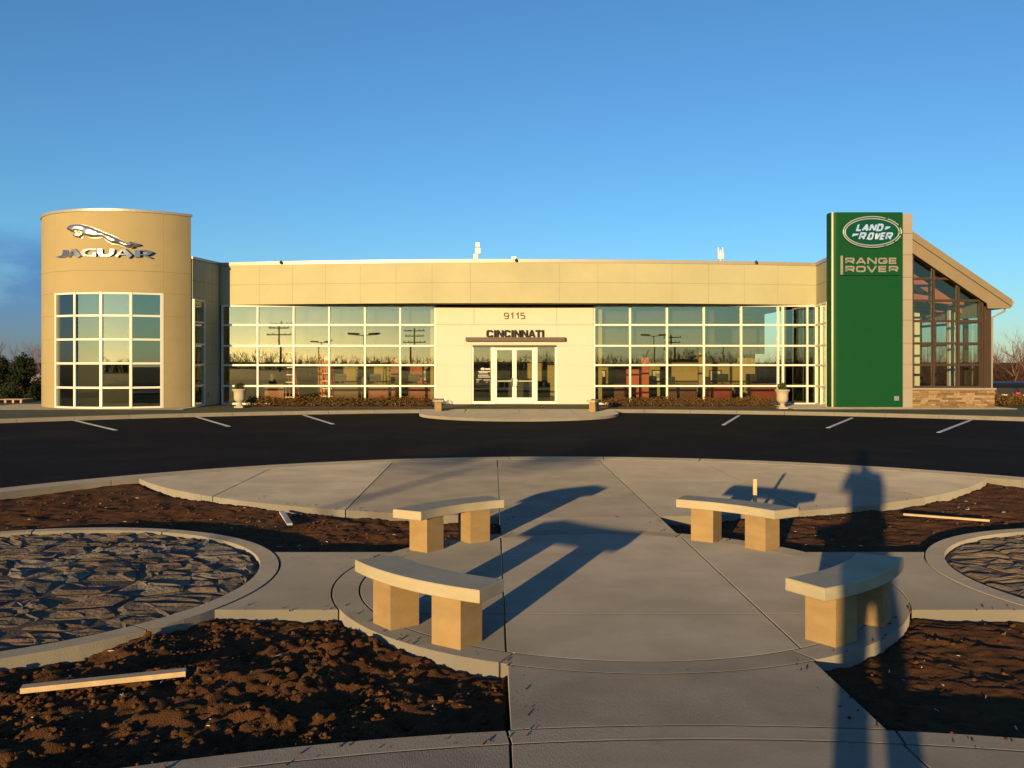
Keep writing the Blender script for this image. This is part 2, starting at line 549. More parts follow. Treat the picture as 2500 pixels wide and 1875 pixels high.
def stroke_poly(pts, w):
    """left and right outlines of a polyline of width w (or a list of widths)"""
    n = len(pts)
    closed = n > 2 and abs(pts[0][0] - pts[-1][0]) + abs(pts[0][1] - pts[-1][1]) < 1e-6
    L, Rr = [], []
    for i in range(n):
        p = Vector(pts[i][:2])
        wi = (w[i] if isinstance(w, (list, tuple)) else w) / 2
        a = Vector(pts[i - 1][:2]) if i > 0 else (Vector(pts[n - 2][:2]) if closed else None)
        b = Vector(pts[i + 1][:2]) if i < n - 1 else (Vector(pts[1][:2]) if closed else None)
        ds = [d.normalized() for d in ((p - a) if a is not None else None, (b - p) if b is not None else None) if d is not None]
        nn = [Vector((-d.y, d.x)) for d in ds]
        m = nn[0] if len(nn) == 1 else (nn[0] + nn[1]) / max(0.35, 1 + nn[0].dot(nn[1]))
        L.append(p + m * wi); Rr.append(p - m * wi)
    return L, Rr
def stroke_mesh(mb, strokes, w, xf, depth, step=0.0015):
    """xf(x, y, d): letter plane to world, d = distance out of the wall"""
    for k, pts in enumerate(strokes):
        ww = [p[2] for p in pts] if len(pts[0]) > 2 else w
        L, Rr = stroke_poly(pts, ww)
        n = len(pts)
        d1 = depth + k * step
        vs = [xf(p.x, p.y, 0) for p in L] + [xf(p.x, p.y, 0) for p in Rr] + [xf(p.x, p.y, d1) for p in L] + [xf(p.x, p.y, d1) for p in Rr]
        fs = []
        for i in range(n - 1):
            j = i + 1
            fs += [(2 * n + i, 2 * n + j, 3 * n + j, 3 * n + i), (i, n + i, n + j, j),
                   (i, j, 2 * n + j, 2 * n + i), (n + j, n + i, 3 * n + i, 3 * n + j)]
        fs += [(0, 2 * n, 3 * n, n), (n - 1, 2 * n - 1, 4 * n - 1, 3 * n - 1)]
        mb.add(vs, fs)
def letters(parent, text, x0, z0, widths, gap, h, w, y, depth, mat, slant=0.0, name='letter'):
    """row of separate letters on a wall facing -Y; returns the end x"""
    x = x0
    for i, ch in enumerate(text):
        cw = widths[ch]
        mb = MB()
        st = [[(px * (cw - w) + w / 2, py * (h - w) + w / 2) for px, py in s] for s in GL[ch]]
        if ch == 'I': st = [[(cw / 2, 0), (cw / 2, h)]]
        if ch in 'NAVT': st = [[(px * (cw - w) + w / 2, py * h * 0.999) for px, py in s] for s in GL[ch]]
        if ch == 'T': st = [[(0, h - w / 2), (cw, h - w / 2)], [(cw / 2, 0), (cw / 2, h - w)]]
        stroke_mesh(mb, st, w, lambda a, b, d, X=x: (X + a + slant * b, y - d, z0 + b), depth)
        mb.build(name, mat, parent)
        x += cw + gap
    return x - gap

# pixel helpers used while surveying the photo: depth along the view gives real metres
def PX(u, Y): return (u - 1250.0) / FPX * Y
def PZ(v, Y): return H - (v - 882.0) / FPX * Y
ZB = 0.08                      # paving level at the building

# ------------------------------------------------------------------ ground
CX, CY = 0.84, 7.75            # centre of the round island
ISL = 9.95
def structure(o):
    o['kind'] = 'structure'
    return o
# terrain beyond the car park
def terr_z(x, y):
    r = np.hypot(x - CX, y - CY)
    t = np.clip((r - 36) / 26, 0, 1) * np.clip((y - 5) / 25, 0, 1)
    t = t * t * (3 - 2 * t)
    return -0.10 - 1.25 * t
nr, na = 40, 96
rad = 33.5 * (2500 / 33.5) ** (np.arange(nr) / (nr - 1))
ang = np.arange(na) * 2 * np.pi / na
RR, AA = np.meshgrid(rad, ang, indexing='ij')
X, Y = CX + RR * np.cos(AA), CY + RR * np.sin(AA)
V = np.stack([X, Y, terr_z(X, Y)], -1).reshape(-1, 3)
F = [(i * na + j, (i + 1) * na + j, (i + 1) * na + (j + 1) % na, i * na + (j + 1) % na) for i in range(nr - 1) for j in range(na)]
structure(mesh_np('terrain', V, F, 'terrain', smooth=True))
# car park
mb = MB()
n = 160
for i in range(n):
    mb.add([(CX + r * math.cos(a), CY + r * math.sin(a), z) for a in (2 * math.pi * i / n, 2 * math.pi * (i + 1) / n) for r, z in ((ISL - .05, -.06), (36, -.06), (36.4, -.4))],
           [(0, 1, 4, 3), (1, 2, 5, 4)])
road = structure(mb.build('asphalt_car_park', 'asphalt'))
for (x0, y0, x1, y1) in [(-14.7, 30.4, -11.0, 25.45), (-11.05, 31.9, -8.3, 26.9), (-7.45, 32.7, -5.45, 27.9),
                         (8.03, 32.4, 6.34, 27.5), (11.56, 31.1, 9.06, 26.3), (14.97, 29.9, 11.44, 24.6)]:
    d = Vector((x1 - x0, y1 - y0)).normalized()
    nx, ny = -d.y * .055, d.x * .055
    k = 0.15
    x0 += d.x * k; y0 += d.y * k
    mb = MB()
    mb.prism([(x0 - nx, y0 - ny), (x1 - nx, y1 - ny), (x1 + nx, y1 + ny), (x0 + nx, y0 + ny)][::-1] if False else
             [(x0 + nx, y0 + ny), (x0 - nx, y0 - ny), (x1 - nx, y1 - ny), (x1 + nx, y1 + ny)], -.062, -.056)
    mb.build('parking_stripe', 'paint', road)
# kerb round the car park on the building side, in cast lengths
RK = 26.4
kerb = MB()
a0, a1 = R(38), R(146)
N = 30
first = None
outer_kerb = thing('car_park_kerb', 'long curved concrete kerb along the far edge of the dark car park', 'kerb', (CX, CY + RK, -.06))
for i in range(N):
    b0, b1 = a0 + (a1 - a0) * i / N, a0 + (a1 - a0) * (i + 1) / N
    g = 0.006 / RK
    mid = Vector(((math.cos((b0 + b1) / 2)) * RK + CX, math.sin((b0 + b1) / 2) * RK + CY))
    if abs(mid.x - .25) < 2.2: continue
    mb = MB()
    mb.prism(sector((CX, CY), RK, RK + .40, b0 + g, b1 - g, 6), -.10, .05, 0.012)
    mb.build('kerb_length', 'kerb', outer_kerb)
# seeded strip between that kerb and the building
poly = circle((CX, CY), RK + .40, 60, R(30), R(150))
poly = poly + [(-34, 41.5), (36, 41.5)][:: 1]
mb = MB()
mb.prism(poly, -.06, .055)
structure(mb.build('verge', 'verge'))
# round entrance apron with radial joints
AP = (0.25, 32.55)
apron = structure(put('entrance_apron', bpy.data.meshes.new('entrance_apron'), (AP[0], AP[1], 0)))
bm_ = MB()
bm_.prism(clip(circle(AP, 3.50, 64), 0, 1, 37.8), -.10, .02)
me = bpy.data.meshes.new('entrance_apron')
me.from_pydata([(x - AP[0], y - AP[1], z) for x, y, z in bm_.v], [], bm_.f)
me.materials.append(MATS['joint'])
apron.data = me
fan = [R(180), R(222), R(254), R(288), R(320), R(360)]
for i in range(5):
    p = sector(AP, 0.02, 3.53, fan[i], fan[i + 1], 14)
    p = p[:15] + [AP]
    mb = MB()
    mb.prism(offset(p, .010), -.08, .035, .006)
    mb.build('apron_slab', 'kerb', apron)
for xa, xb in ((-3.28, -1.7), (-1.7, .26), (.26, 2.2), (2.2, 3.78)):
    mb = MB()
    mb.prism(offset([(xa, 32.56), (xb, 32.56), (xb, 37.8), (xa, 37.8)], .008), -.08, .036, .006)
    mb.build('apron_slab', 'kerb', apron)
# paving directly along the building
for nm, pl in (('building_apron', [(-20.5, 34.0), (-12.2, 34.0), (-12.2, 38), (-20.5, 38)]), ('building_apron', [(10.6, 34.3), (18.9, 34.3), (18.9, 38), (10.6, 38)])):
    mb = MB()
    mb.prism(pl, -.05, ZB)
    structure(mb.build(nm, 'kerb'))

# ------------------------------------------------------------------ island paving
SL = -0.021                                    # the walk runs 1.2 degrees off the view axis
def wx(off, y): return off + SL * y
WLX, WRX = 0.085, 1.985                        # walk edges at y = 0
paving = structure(put('island_paving', None, (CX, CY, 0)))
FOOT = []                                      # footprints, so that soil stays below
def slab(poly, mat='concrete', name='paving_slab', top=0.0, parent=None, gap=.007, ch=.002):
    if len(poly) < 3: return
    if area(poly) < 0: poly = poly[::-1]
    if area(poly) < 0.01: return
    FOOT.append(poly)
    mb = MB()
    mb.prism(offset(poly, gap), -.13, top, ch)
    return mb.build(name, mat, parent or paving)
def halfx(poly, off, side):                    # keep side -1: left of the line, +1: right
    return clip(poly, side * -1, side * SL, side * -1 * off) if side > 0 else clip(poly, 1, -SL, off)
def between_x(poly, a, b):
    if a is not None: poly = halfx(poly, a, 1)
    if len(poly) >= 3 and b is not None: poly = halfx(poly, b, -1)
    return poly
def between_y(poly, a, b):
    poly = clip(poly, 0, -1, -a) if a is not None else poly
    return clip(poly, 0, 1, b) if len(poly) >= 3 and b is not None else poly
RO, RI = 2.32, 2.10
LENS_F, LENS_N, LR = (0.80, 18.85), (0.95, -3.34), 8.0
ring_in = ISL - .45
mats2 = ['concrete', 'concrete_b', 'concrete_c']
# far lens-shaped slab field
lens = clip_disc(circle(LENS_F, LR, 128), (CX, CY), ring_in)
xs = [None, -5.9, -3.83, -1.83, WLX, WRX, 3.85, 5.88, 7.8, None]
ysj = [None, 12.7, 14.26, None]
for i in range(len(xs) - 1):
    for j in range(3):
        slab(between_y(between_x(lens, xs[i], xs[i + 1]), ysj[j], ysj[j + 1]), mats2[(i * 2 + j * 3 + i // 2) % 3])
# walk between the lens and the round plaza
def walk_piece(ylo, yhi, mat):
    L = [(wx(WLX, 0) + (wx(WRX, 0) - wx(WLX, 0)) * t, 0) for t in np.linspace(0, 1, 21)]
    lo = [(x + SL * ylo(x), ylo(x)) for x, _ in L]
    hi = [(x + SL * yhi(x), yhi(x)) for x, _ in L]
    slab(lo + hi[::-1], mat)
arc = lambda c, r, s: (lambda x: c[1] + s * math.sqrt(max(0, r * r - (x + SL * (c[1] + s * r) - c[0]) ** 2)))
walk_piece(arc((CX, CY), RO, 1), arc(LENS_F, LR, -1), 'concrete')
walk_piece(arc(LENS_N, LR, 1), arc((CX, CY), RO, -1), 'concrete_b')
# round plaza: inner field and edge ring
disc = circle((CX, CY), RI, 120)
for i, (a, b) in enumerate(((None, WLX), (WLX, WRX), (WRX, None))):
    for j, (c, d) in enumerate(((None, 6.72), (6.72, 8.83), (8.83, None))):
        slab(between_y(between_x(disc, a, b), c, d), mats2[(i * 2 + j * 3 + i // 2) % 3])
edges = sorted([math.atan2(y - CY, wx(o, y) - CX) % (2 * math.pi) for o in (WLX, WRX) for y in (CY - 2.03, CY + 2.03)])
for i in range(4):
    a0_, a1_ = edges[i], edges[(i + 1) % 4] + (2 * math.pi if i == 3 else 0)
    if a1_ - a0_ < R(100):
        slab(sector((CX, CY), RI, RO, a0_, a1_, 30), 'concrete_b')
    else:
        m_ = (a0_ + a1_) / 2
        slab(sector((CX, CY), RI, RO, a0_, m_, 30), 'concrete')
        slab(sector((CX, CY), RI, RO, m_, a1_, 30), 'concrete')
# near lens: edge band and field
near = clip_disc(circle(LENS_N, LR - .17, 128), (CX, CY), ring_in)
for i in range(len(xs) - 1):
    p = between_x(near, xs[i], xs[i + 1])
    slab(between_y(p, 1.9, None), mats2[i % 2])
    slab(between_y(p, None, 1.9), mats2[(i + 1) % 2])
for b0, b1 in ((R(52), R(83)), (R(83), R(97)), (R(97), R(128))):
    slab(sector(LENS_N, LR - .17, LR, b0, b1, 24), 'concrete', 'edge_band')
# links from the plaza to the two stone circles
STONE_R, STONE_K = 2.45, 2.27
SLC, SRC = (-4.49, 7.75), (6.17, 7.75)
for c, s in ((SLC, -1), (SRC, 1)):
    p = []
    for y in np.linspace(6.82, 8.90, 17):
        p.append((CX + s * math.sqrt(RO * RO - (y - CY) ** 2), y))
    for y in np.linspace(8.90, 6.82, 17):
        p.append((c[0] - s * math.sqrt(STONE_R ** 2 - (y - CY) ** 2), y))
    slab(p, 'concrete')
# kerb round the island
for i in range(34):
    b0, b1 = 2 * math.pi * i / 34, 2 * math.pi * (i + 1) / 34
    slab(sector((CX, CY), ring_in, ISL, b0, b1, 8), 'kerb', 'kerb_length', top=.012)
# stone circles: kerb ring, grout bed and split fieldstones
def stone_bed(c, label, seed):
    rnd = random.Random(seed)
    t = thing('stone_circle', label, 'stone bed', (c[0], c[1], -.1), 'round beds of fieldstone beside the plaza')
    for i in range(10):
        slab(sector(c, STONE_K, STONE_R, 2 * math.pi * i / 10, 2 * math.pi * (i + 1) / 10, 10), 'kerb', 'kerb_length', top=.004, parent=t)
    n1 = 40
    vs, fs = [(c[0], c[1], 0.022)], []
    for k, r in enumerate(np.linspace(.3, STONE_K - .005, 8)):
        for j in range(n1):
            a = 2 * math.pi * j / n1
            vs.append((c[0] + r * math.cos(a), c[1] + r * math.sin(a), 0.005 - .045 * (r / STONE_K) ** 2 + rnd.uniform(-.006, .006)))
    for j in range(n1):
        fs.append((0, 1 + j, 1 + (j + 1) % n1))
    for k in range(7):
        for j in range(n1):
            fs.append((1 + k * n1 + j, 1 + (k + 1) * n1 + j, 1 + (k + 1) * n1 + (j + 1) % n1, 1 + k * n1 + (j + 1) % n1))
    mb = MB(); mb.add(vs, fs)
    mb.build('grout_bed', 'grout', t, smooth=True)
    FOOT.append(circle(c, STONE_K, 48))
    pts = []
    tries = 0
    while tries < 6000 and len(pts) < 190:
        tries += 1
        r, a = STONE_K * math.sqrt(rnd.random()), rnd.uniform(0, 2 * math.pi)
        p = (c[0] + r * math.cos(a), c[1] + r * math.sin(a))
        if r < STONE_K - .07 and all(((p[0] - q[0]) / 1.5) ** 2 + (p[1] - q[1]) ** 2 < 0 or math.hypot((p[0] - q[0]) / 1.5, p[1] - q[1]) > (.17 + .15 * vnoise(p[0] * 1.7, p[1] * 1.7, 5)) for q in pts):
            pts.append(p)
    for i, p in enumerate(pts):
        cell = circle(c, STONE_K - .02, 40)
        for j, q in enumerate(pts):
            if j == i or math.hypot(p[0] - q[0], p[1] - q[1]) > 1.2: continue
            ax, ay = q[0] - p[0], q[1] - p[1]
            ax, ay = ax / 2.1, ay
            w_ = rnd.uniform(.46, .52)
            cell = clip(cell, ax, ay, ax * (p[0] + (q[0] - p[0]) * .5) + ay * (p[1] + (q[1] - p[1]) * .5))
            if len(cell) < 3: break
        if len(cell) < 3 or area(cell) < .012: continue
        cell = offset(cell, rnd.uniform(.004, .020))
        if area(cell) < .006: continue
        # round the outline a little by cutting the corners
        cut = []
        for k in range(len(cell)):
            a_, b_ = cell[k], cell[(k + 1) % len(cell)]
            if math.hypot(a_[0] - b_[0], a_[1] - b_[1]) < .02:
                cut.append(((a_[0] + b_[0]) / 2, (a_[1] + b_[1]) / 2)); continue
            f1, f2 = rnd.uniform(.06, .2), rnd.uniform(.8, .94)
            for f in (f1, f2): cut.append((a_[0] + (b_[0] - a_[0]) * f + rnd.uniform(-.012, .012), a_[1] + (b_[1] - a_[1]) * f + rnd.uniform(-.012, .012)))
        if area(cut) < .005: continue
        m_ = len(cut)
        gx, gy = sum(q[0] for q in cut) / m_, sum(q[1] for q in cut) / m_
        rr_ = math.hypot(gx - c[0], gy - c[1]) / STONE_K
        zb = 0.0 - .045 * rr_ ** 2
        tx, ty = rnd.uniform(-.035, .035), rnd.uniform(-.045, .045)
        hgt = rnd.uniform(.012, .023)
        zz = lambda q, k, e: zb + hgt * k + tx * (q[0] - gx) + ty * (q[1] - gy) + rnd.uniform(-e, e)
        sh = lambda q, k: (gx + (q[0] - gx) * k, gy + (q[1] - gy) * k)
        vs = [(*q, zb - .05) for q in cut]
        vs += [(*sh(q, .97), zz(q, .55, .010)) for q in cut]
        vs += [(*sh(q, .78), zz(q, .92, .012)) for q in cut]
        vs += [(*sh(q, .36), zz(q, 1.0, .014)) for q in cut]
        vs += [(gx, gy, zb + hgt + rnd.uniform(-.01, .012))]
        fs = []
        for k in range(3):
            for q in range(m_):
                q2 = (q + 1) % m_
                fs.append((k * m_ + q, k * m_ + q2, (k + 1) * m_ + q2, (k + 1) * m_ + q))
        for q in range(m_): fs.append((3 * m_ + q, 3 * m_ + (q + 1) % m_, 4 * m_))
        mb = MB(); mb.add(vs, fs)
        mb.build('fieldstone', 'fieldstone%d' % rnd.choice([0, 0, 1, 1, 2, 3, 4]), t, smooth=False)
    return t
stone_bed(SLC, 'round kerbed bed of brown fieldstones at the left of the bench plaza', 3)
stone_bed(SRC, 'round kerbed bed of fieldstones cut off by the right edge of the photo', 4)

# bare soil of the island
def inside(poly, x, y):
    c = np.zeros(x.shape, bool)
    n_ = len(poly)
    bx = [p[0] for p in poly]; by = [p[1] for p in poly]
    cand = (x > min(bx) - .1) & (x < max(bx) + .1) & (y > min(by) - .1) & (y < max(by) + .1)
    xi, yi = x[cand], y[cand]
    r = np.zeros(xi.shape, bool)
    for i in range(n_):
        x0, y0, x1, y1 = bx[i - 1], by[i - 1], bx[i], by[i]
        if y0 == y1: continue
        hit = ((y0 > yi) != (y1 > yi)) & (xi < (x1 - x0) * (yi - y0) / (y1 - y0) + x0)
        r ^= hit
    c[cand] = r
    return c
def soil_h(x, y):
    big = vnoise(x * .9, y * .9, 1) - .5
    mid = vnoise(x * 2.7, y * 2.7, 2) - .5
    sm = vnoise(x * 7, y * 7, 3) - .5
    fi = vnoise(x * 17, y * 17, 4) - .5
    fx = vnoise(x * 37, y * 37, 5) - .5
    near_left = np.clip((-x + .6) / 1.2, 0, 1) * np.clip((7.0 - y) / 1.0, 0, 1)
    rough = .45 + .75 * near_left
    # footprints and furrows on the right, lumps on the left
    rid = np.abs(vnoise(x * 3.1 + .8 * y, y * 2.2, 6) - .5)
    st = lambda v, a, b: np.clip((v - a) / (b - a), 0, 1) ** 2 * (3 - 2 * np.clip((v - a) / (b - a), 0, 1))
    lump = st(vnoise(x * 8.3, y * 8.3, 9), .55, .78) * .024 + st(vnoise(x * 15, y * 15, 10), .5, .75) * .022 + st(vnoise(x * 27, y * 27, 11), .45, .75) * .024 + st(vnoise(x * 45, y * 45, 13), .45, .8) * .014
    lump = lump * (.25 + .55 * near_left) * (.15 + .95 * st(vnoise(x * 1.3, y * 1.3, 12), .3, .7))
    return -.082 + .03 * big + rough * (.04 * mid + .04 * sm + .030 * fi + .018 * fx) - .02 * rid + .02 * near_left + lump
gx_ = np.concatenate([np.arange(-9.2, -3.6, .05), np.arange(-3.6, 3.0, .022), np.arange(3.0, 10.9, .05)])
gy_ = np.concatenate([np.arange(-2.2, 3.9, .12), np.arange(3.9, 7.2, .020), np.arange(7.2, 12, .035), np.arange(12, 17.8, .07)])
GX, GY = np.meshgrid(gx_, gy_, indexing='ij')
Zs = soil_h(GX, GY)
msk = np.zeros(GX.shape, bool)
for p in FOOT: msk |= inside(p, GX, GY)
edge = msk.copy()
for ax in (0, 1):
    for s in (1, -1, 2, -2): edge |= np.roll(msk, s, ax)
Zs = np.where(edge & ~msk, np.minimum(Zs, -.035), Zs)
Zs = np.where(msk, -.115, np.clip(Zs, -.16, .06))
ni, nj = GX.shape
idx = np.arange(ni * nj).reshape(ni, nj)
F = np.stack([idx[:-1, :-1], idx[1:, :-1], idx[1:, 1:], idx[:-1, 1:]], -1).reshape(-1, 4)
ctr = np.hypot(GX - CX, GY - CY)
keep = (ctr[:-1, :-1] < ISL - .03).reshape(-1) & ~((msk[:-1, :-1] & msk[1:, 1:] & msk[1:, :-1] & msk[:-1, 1:]).reshape(-1))
soil = mesh_np('soil', np.stack([GX, GY, Zs], -1).reshape(-1, 3), F[keep], 'soil', smooth=True)
structure(soil)
# clods and crumbs lying on the soil
def ico(sub):
    b = bmesh.new(); bmesh.ops.create_icosphere(b, subdivisions=sub, radius=1)
    v = np.array([p.co[:] for p in b.verts]); f = np.array([[q.index for q in p.verts] for p in b.faces]); b.free()
    return v, f
iv, if_ = ico(2)
iv1, if1 = ico(1)
def scatter_clods(name, n, region, rmin, rmax, mat, seed, pw=3.0, hi=False, shape=(1, 1, .75)):
    rg = np.random.default_rng(seed)
    vv, ff, base = [], [], 0
    ok = 0
    v0, f0 = (iv, if_) if hi else (iv1, if1)
    while ok < n:
        x, y = region(rg)
        if edge[min(ni - 1, int(np.searchsorted(gx_, x))), min(nj - 1, int(np.searchsorted(gy_, y)))]: continue
        if math.hypot(x - CX, y - CY) > ISL - .5: continue
        r = rmin + (rmax - rmin) * rg.random() ** pw
        s = r * (0.7 + .6 * rg.random(3)) * np.array(shape)
        a = rg.random() * 6.28
        ph = rg.random(3) * 6.28
        k = v0 * (1 + .30 * (rg.random((len(v0), 1)) - .5) + .28 * np.sin(v0 @ np.array([[3.1], [2.3], [1.1]]) + ph[0]) * np.sin(v0 @ np.array([[-1.7], [3.3], [2.1]]) + ph[1])) * s
        rot = np.array([[math.cos(a), -math.sin(a), 0], [math.sin(a), math.cos(a), 0], [0, 0, 1]])
        k = k @ rot.T
        z = float(soil_h(np.array([x]), np.array([y]))[0])
        vv.append(k + np.array([x, y, z + r * .18])); ff.append(f0 + base); base += len(v0); ok += 1
    o = mesh_np(name, np.concatenate(vv), np.concatenate(ff), mat, kind='stuff', smooth=False)
    return o
def near_left(rg):
    while True:
        x, y = rg.uniform(-3.4, 0.0), rg.uniform(4.15, 6.75)
        if rg.random() < .15 + 1.5 * max(0, vnoise(x * 1.6, y * 1.6, 8) - .35): return x, y
o = scatter_clods('soil_clods', 2600, near_left, .003, .019, 'clod', 11, 2.4, True)
tag(o, 'loose brown clods of turned earth in front of the near left bench', 'soil')
def far_any(rg):
    return (rg.uniform(-8.5, -.2), rg.uniform(9.0, 14.5)) if rg.random() < .55 else (rg.uniform(1.7, 8.5), rg.uniform(4.4, 14))
o = scatter_clods('soil_crumbs', 1800, far_any, .004, .022, 'clod', 12, 3.0)
tag(o, 'small crumbs of earth scattered over the smoother soil beds', 'soil')
# crumbs trodden onto the paving along the soil edges
inner = np.zeros_like(msk)
for ax in (0, 1):
    for s in range(1, 9): inner |= np.roll(~msk, s, ax) | np.roll(~msk, -s, ax)
inner &= msk & (GY < 13) & (GY > 4)
ci, cj = np.nonzero(inner)
rg_ = np.random.default_rng(77)
pk = rg_.choice(len(ci), 1100, replace=False)
vv, ff = [], []
for q, k in enumerate(pk):
    x, y = gx_[ci[k]], gy_[cj[k]]
    if any(math.hypot(x - c[0], y - c[1]) < STONE_R + .03 for c in (SLC, SRC)): continue
    r = .002 + .008 * rg_.random() ** 3
    b0 = len(vv) * len(iv1)
    vv.append(iv1 * r * (.7 + .6 * rg_.random(3)) + np.array([x + rg_.normal() * .01, y + rg_.normal() * .01, r * .4])); ff.append(if1 + b0)
o = mesh_np('soil_spill', np.concatenate(vv), np.concatenate(ff), 'clod', kind='stuff')
tag(o, 'fine crumbs of earth spilled over the edges of the paving', 'soil')
def anyw(rg):
    return rg.uniform(-7, 7), rg.uniform(4.3, 13.5)
o = scatter_clods('straw_litter', 220, anyw, .003, .008, 'paper', 13, 2.0, shape=(5, .6, .5))
tag(o, 'pale straw bits and chips littered over the bare soil', 'litter')

# ------------------------------------------------------------------ the showroom building
GYW = 37.9                                  # plane of the main glass walls
def gx(u): return PX(u, GYW)
def gz(v): return PZ(v, GYW)
ROWS = [0.10, 0.83, 1.69, 2.49, 3.35, 4.14]
bld = thing('showroom_building', 'long tan car showroom with curved fascia, round tower and gabled glass hall', 'building', (0, GYW, ZB))

def glass_wall(name, A, B, cols, rows, gmat, fmat='white_frame', fw=.072, dep=.15, parent=bld, special=None, lit=None):
    """glazing from A to B (x, y); cols: distances along it; frame = part, panes = its sub-parts"""
    A, B = Vector(A), Vector(B)
    d = (B - A).normalized()
    nrm = Vector((d.y, -d.x))                # outwards (towards the camera side)
    xf = lambda s, t, z: (A.x + d.x * s + nrm.x * t, A.y + d.y * s + nrm.y * t, z)
    mb = MB()
    h = fw / 2
    for c in cols:
        mb.box(c - h, c + h, -dep / 2, dep / 2, rows[0] - h, rows[-1] + h, xf)
    for r in rows:
        for a, b in zip(cols[:-1], cols[1:]):
            mb.box(a + h, b - h, -dep / 2 + .006, dep / 2 - .006, r - h, r + h, xf)
    fr = mb.build(name, fmat, parent)
    ang_ = math.atan2(d.y, d.x)
    for i, (a, b) in enumerate(zip(cols[:-1], cols[1:])):
        for j, (z0, z1) in enumerate(zip(rows[:-1], rows[1:])):
            m = gmat
            if special and special(i, j): m = special(i, j)
            c = xf((a + b) / 2, 0.01, (z0 + z1) / 2)
            piece('pane', m, c, (b - a - fw + .01, .012, z1 - z0 - fw + .01), fr, ang_ + random.uniform(-.0022, .0022), random.uniform(-.0022, .0022))
    return fr

# --- round tower
TR, TXC, TYC = 3.62, -15.34, 37.82
TTOP = 7.55
def tower_phi(u):
    """angle from the tower's front point at which the sight line of column u meets the wall"""
    k = (u - 1250) / FPX
    a, b, c = 1 + k * k, -2 * (k * TXC + TYC), TXC ** 2 + TYC ** 2 - TR ** 2
    y = (-b - math.sqrt(max(0, b * b - 4 * a * c))) / (2 * a)
    return math.atan2(k * y - TXC, TYC - y)
def tpt(phi, r=TR): return (TXC + r * math.sin(phi), TYC - r * math.cos(phi))
PHI_R = math.atan2(-12.47 - TXC, TYC - 35.62)
PHI_L = R(-150)
wphi = [tower_phi(u) for u in (135.6, 182, 246.3, 319, 396)]
def arc_poly(p0, p1, r0, r1, n=None):
    n = n or max(2, int(abs(p1 - p0) / R(1.1)))
    o_ = [tpt(p0 + (p1 - p0) * i / n, r1) for i in range(n + 1)]
    i_ = [tpt(p0 + (p1 - p0) * i / n, r0) for i in range(n + 1)]
    return o_ + i_[::-1]
core = MB()
TZ = [ZB, 0.86, 1.77, 2.67, 3.56, 4.42, 5.24, TTOP - .10]
core.prism(arc_poly(PHI_L, wphi[0] - .012, TR - .3, TR - .03), ZB, TTOP - .1)
core.prism(arc_poly(wphi[0] - .012, wphi[-1] + .012, TR - .3, TR - .03), TZ[5] + .02, TTOP - .1)
core.prism(arc_poly(wphi[-1] + .012, PHI_R - .004, TR - .3, TR - .03), ZB, TTOP - .1)
# flat flank running back from the corner, and the roof
cx_, cy_ = tpt(PHI_R, TR - .03)
core.prism([(cx_ - .3, cy_ + .06), (cx_ - .02, cy_ + .05), (cx_ - 2.2, 41), (cx_ - 2.45, 41)], ZB, TTOP - .1)
core.prism([tpt(p, TR - .35) for p in np.linspace(PHI_L, PHI_R, 24)], TTOP - .5, TTOP - .4)
tower = core.build('round_tower', 'joint', bld)
g = .0025 / TR
zones = [(PHI_L, R(-95)), (R(-95), wphi[0] - .012), (wphi[-1] + .012, PHI_R)]
for z0, z1 in zip(TZ[:-1], TZ[1:]):
    for (p0, p1) in zones:
        mb = MB(); mb.prism(arc_poly(p0 + g, p1 - g, TR - .028, TR), z0 + .0025, z1 - .0025)
        mb.build('wall_panel', 'stucco_tower', tower)
for z0, z1 in ((4.44, TZ[6]), (TZ[6], TZ[7])):
    mb = MB(); mb.prism(arc_poly(wphi[0] - .012 + g, wphi[-1] + .012 - g, TR - .028, TR), z0 + .006, z1 - .006)
    mb.build('wall_panel', 'stucco_tower', tower)
mb = MB()
mb.prism(arc_poly(PHI_L, PHI_R + .012, TR - .34, TR + .035, 60), TTOP - .098, TTOP)
mb.build('coping', 'coping', tower)
# tower window: faceted, four bays by five rows
mb = MB()
fr_rows = [ZB + .03, 0.86, 1.77, 2.67, 3.56, 4.40]
pp = [Vector(tpt(p, TR - .07)) for p in wphi]
for p, q in zip(wphi, pp):
    er = Vector((math.sin(p), -math.cos(p))); et = Vector((math.cos(p), math.sin(p)))
    xf = lambda s, t, z, q=q, er=er, et=et: (q.x + et.x * s + er.x * t, q.y + et.y * s + er.y * t, z)
    mb.box(-.05, .05, -.08, .08, fr_rows[0] - .04, fr_rows[-1] + .04, xf)
for a, b in zip(pp[:-1], pp[1:]):
    d = (b - a).normalized(); nr_ = Vector((d.y, -d.x)); Ln = (b - a).length
    xf = lambda s, t, z, a=a, d=d, nr_=nr_: (a.x + d.x * s + nr_.x * t, a.y + d.y * s + nr_.y * t, z)
    for r in fr_rows: mb.box(.045, Ln - .045, -.07, .072, r - .038, r + .038, xf)
tw = mb.build('tower_window', 'white_frame', bld)
for a, b in zip(pp[:-1], pp[1:]):
    d = b - a
    for z0, z1 in zip(fr_rows[:-1], fr_rows[1:]):
        m_ = (a + b) / 2
        piece('pane', 'glass_tower', (m_.x, m_.y, (z0 + z1) / 2), (d.length - .09, .012, z1 - z0 - .07), tw, math.atan2(d.y, d.x) + random.uniform(-.004, .004), random.uniform(-.003, .003))

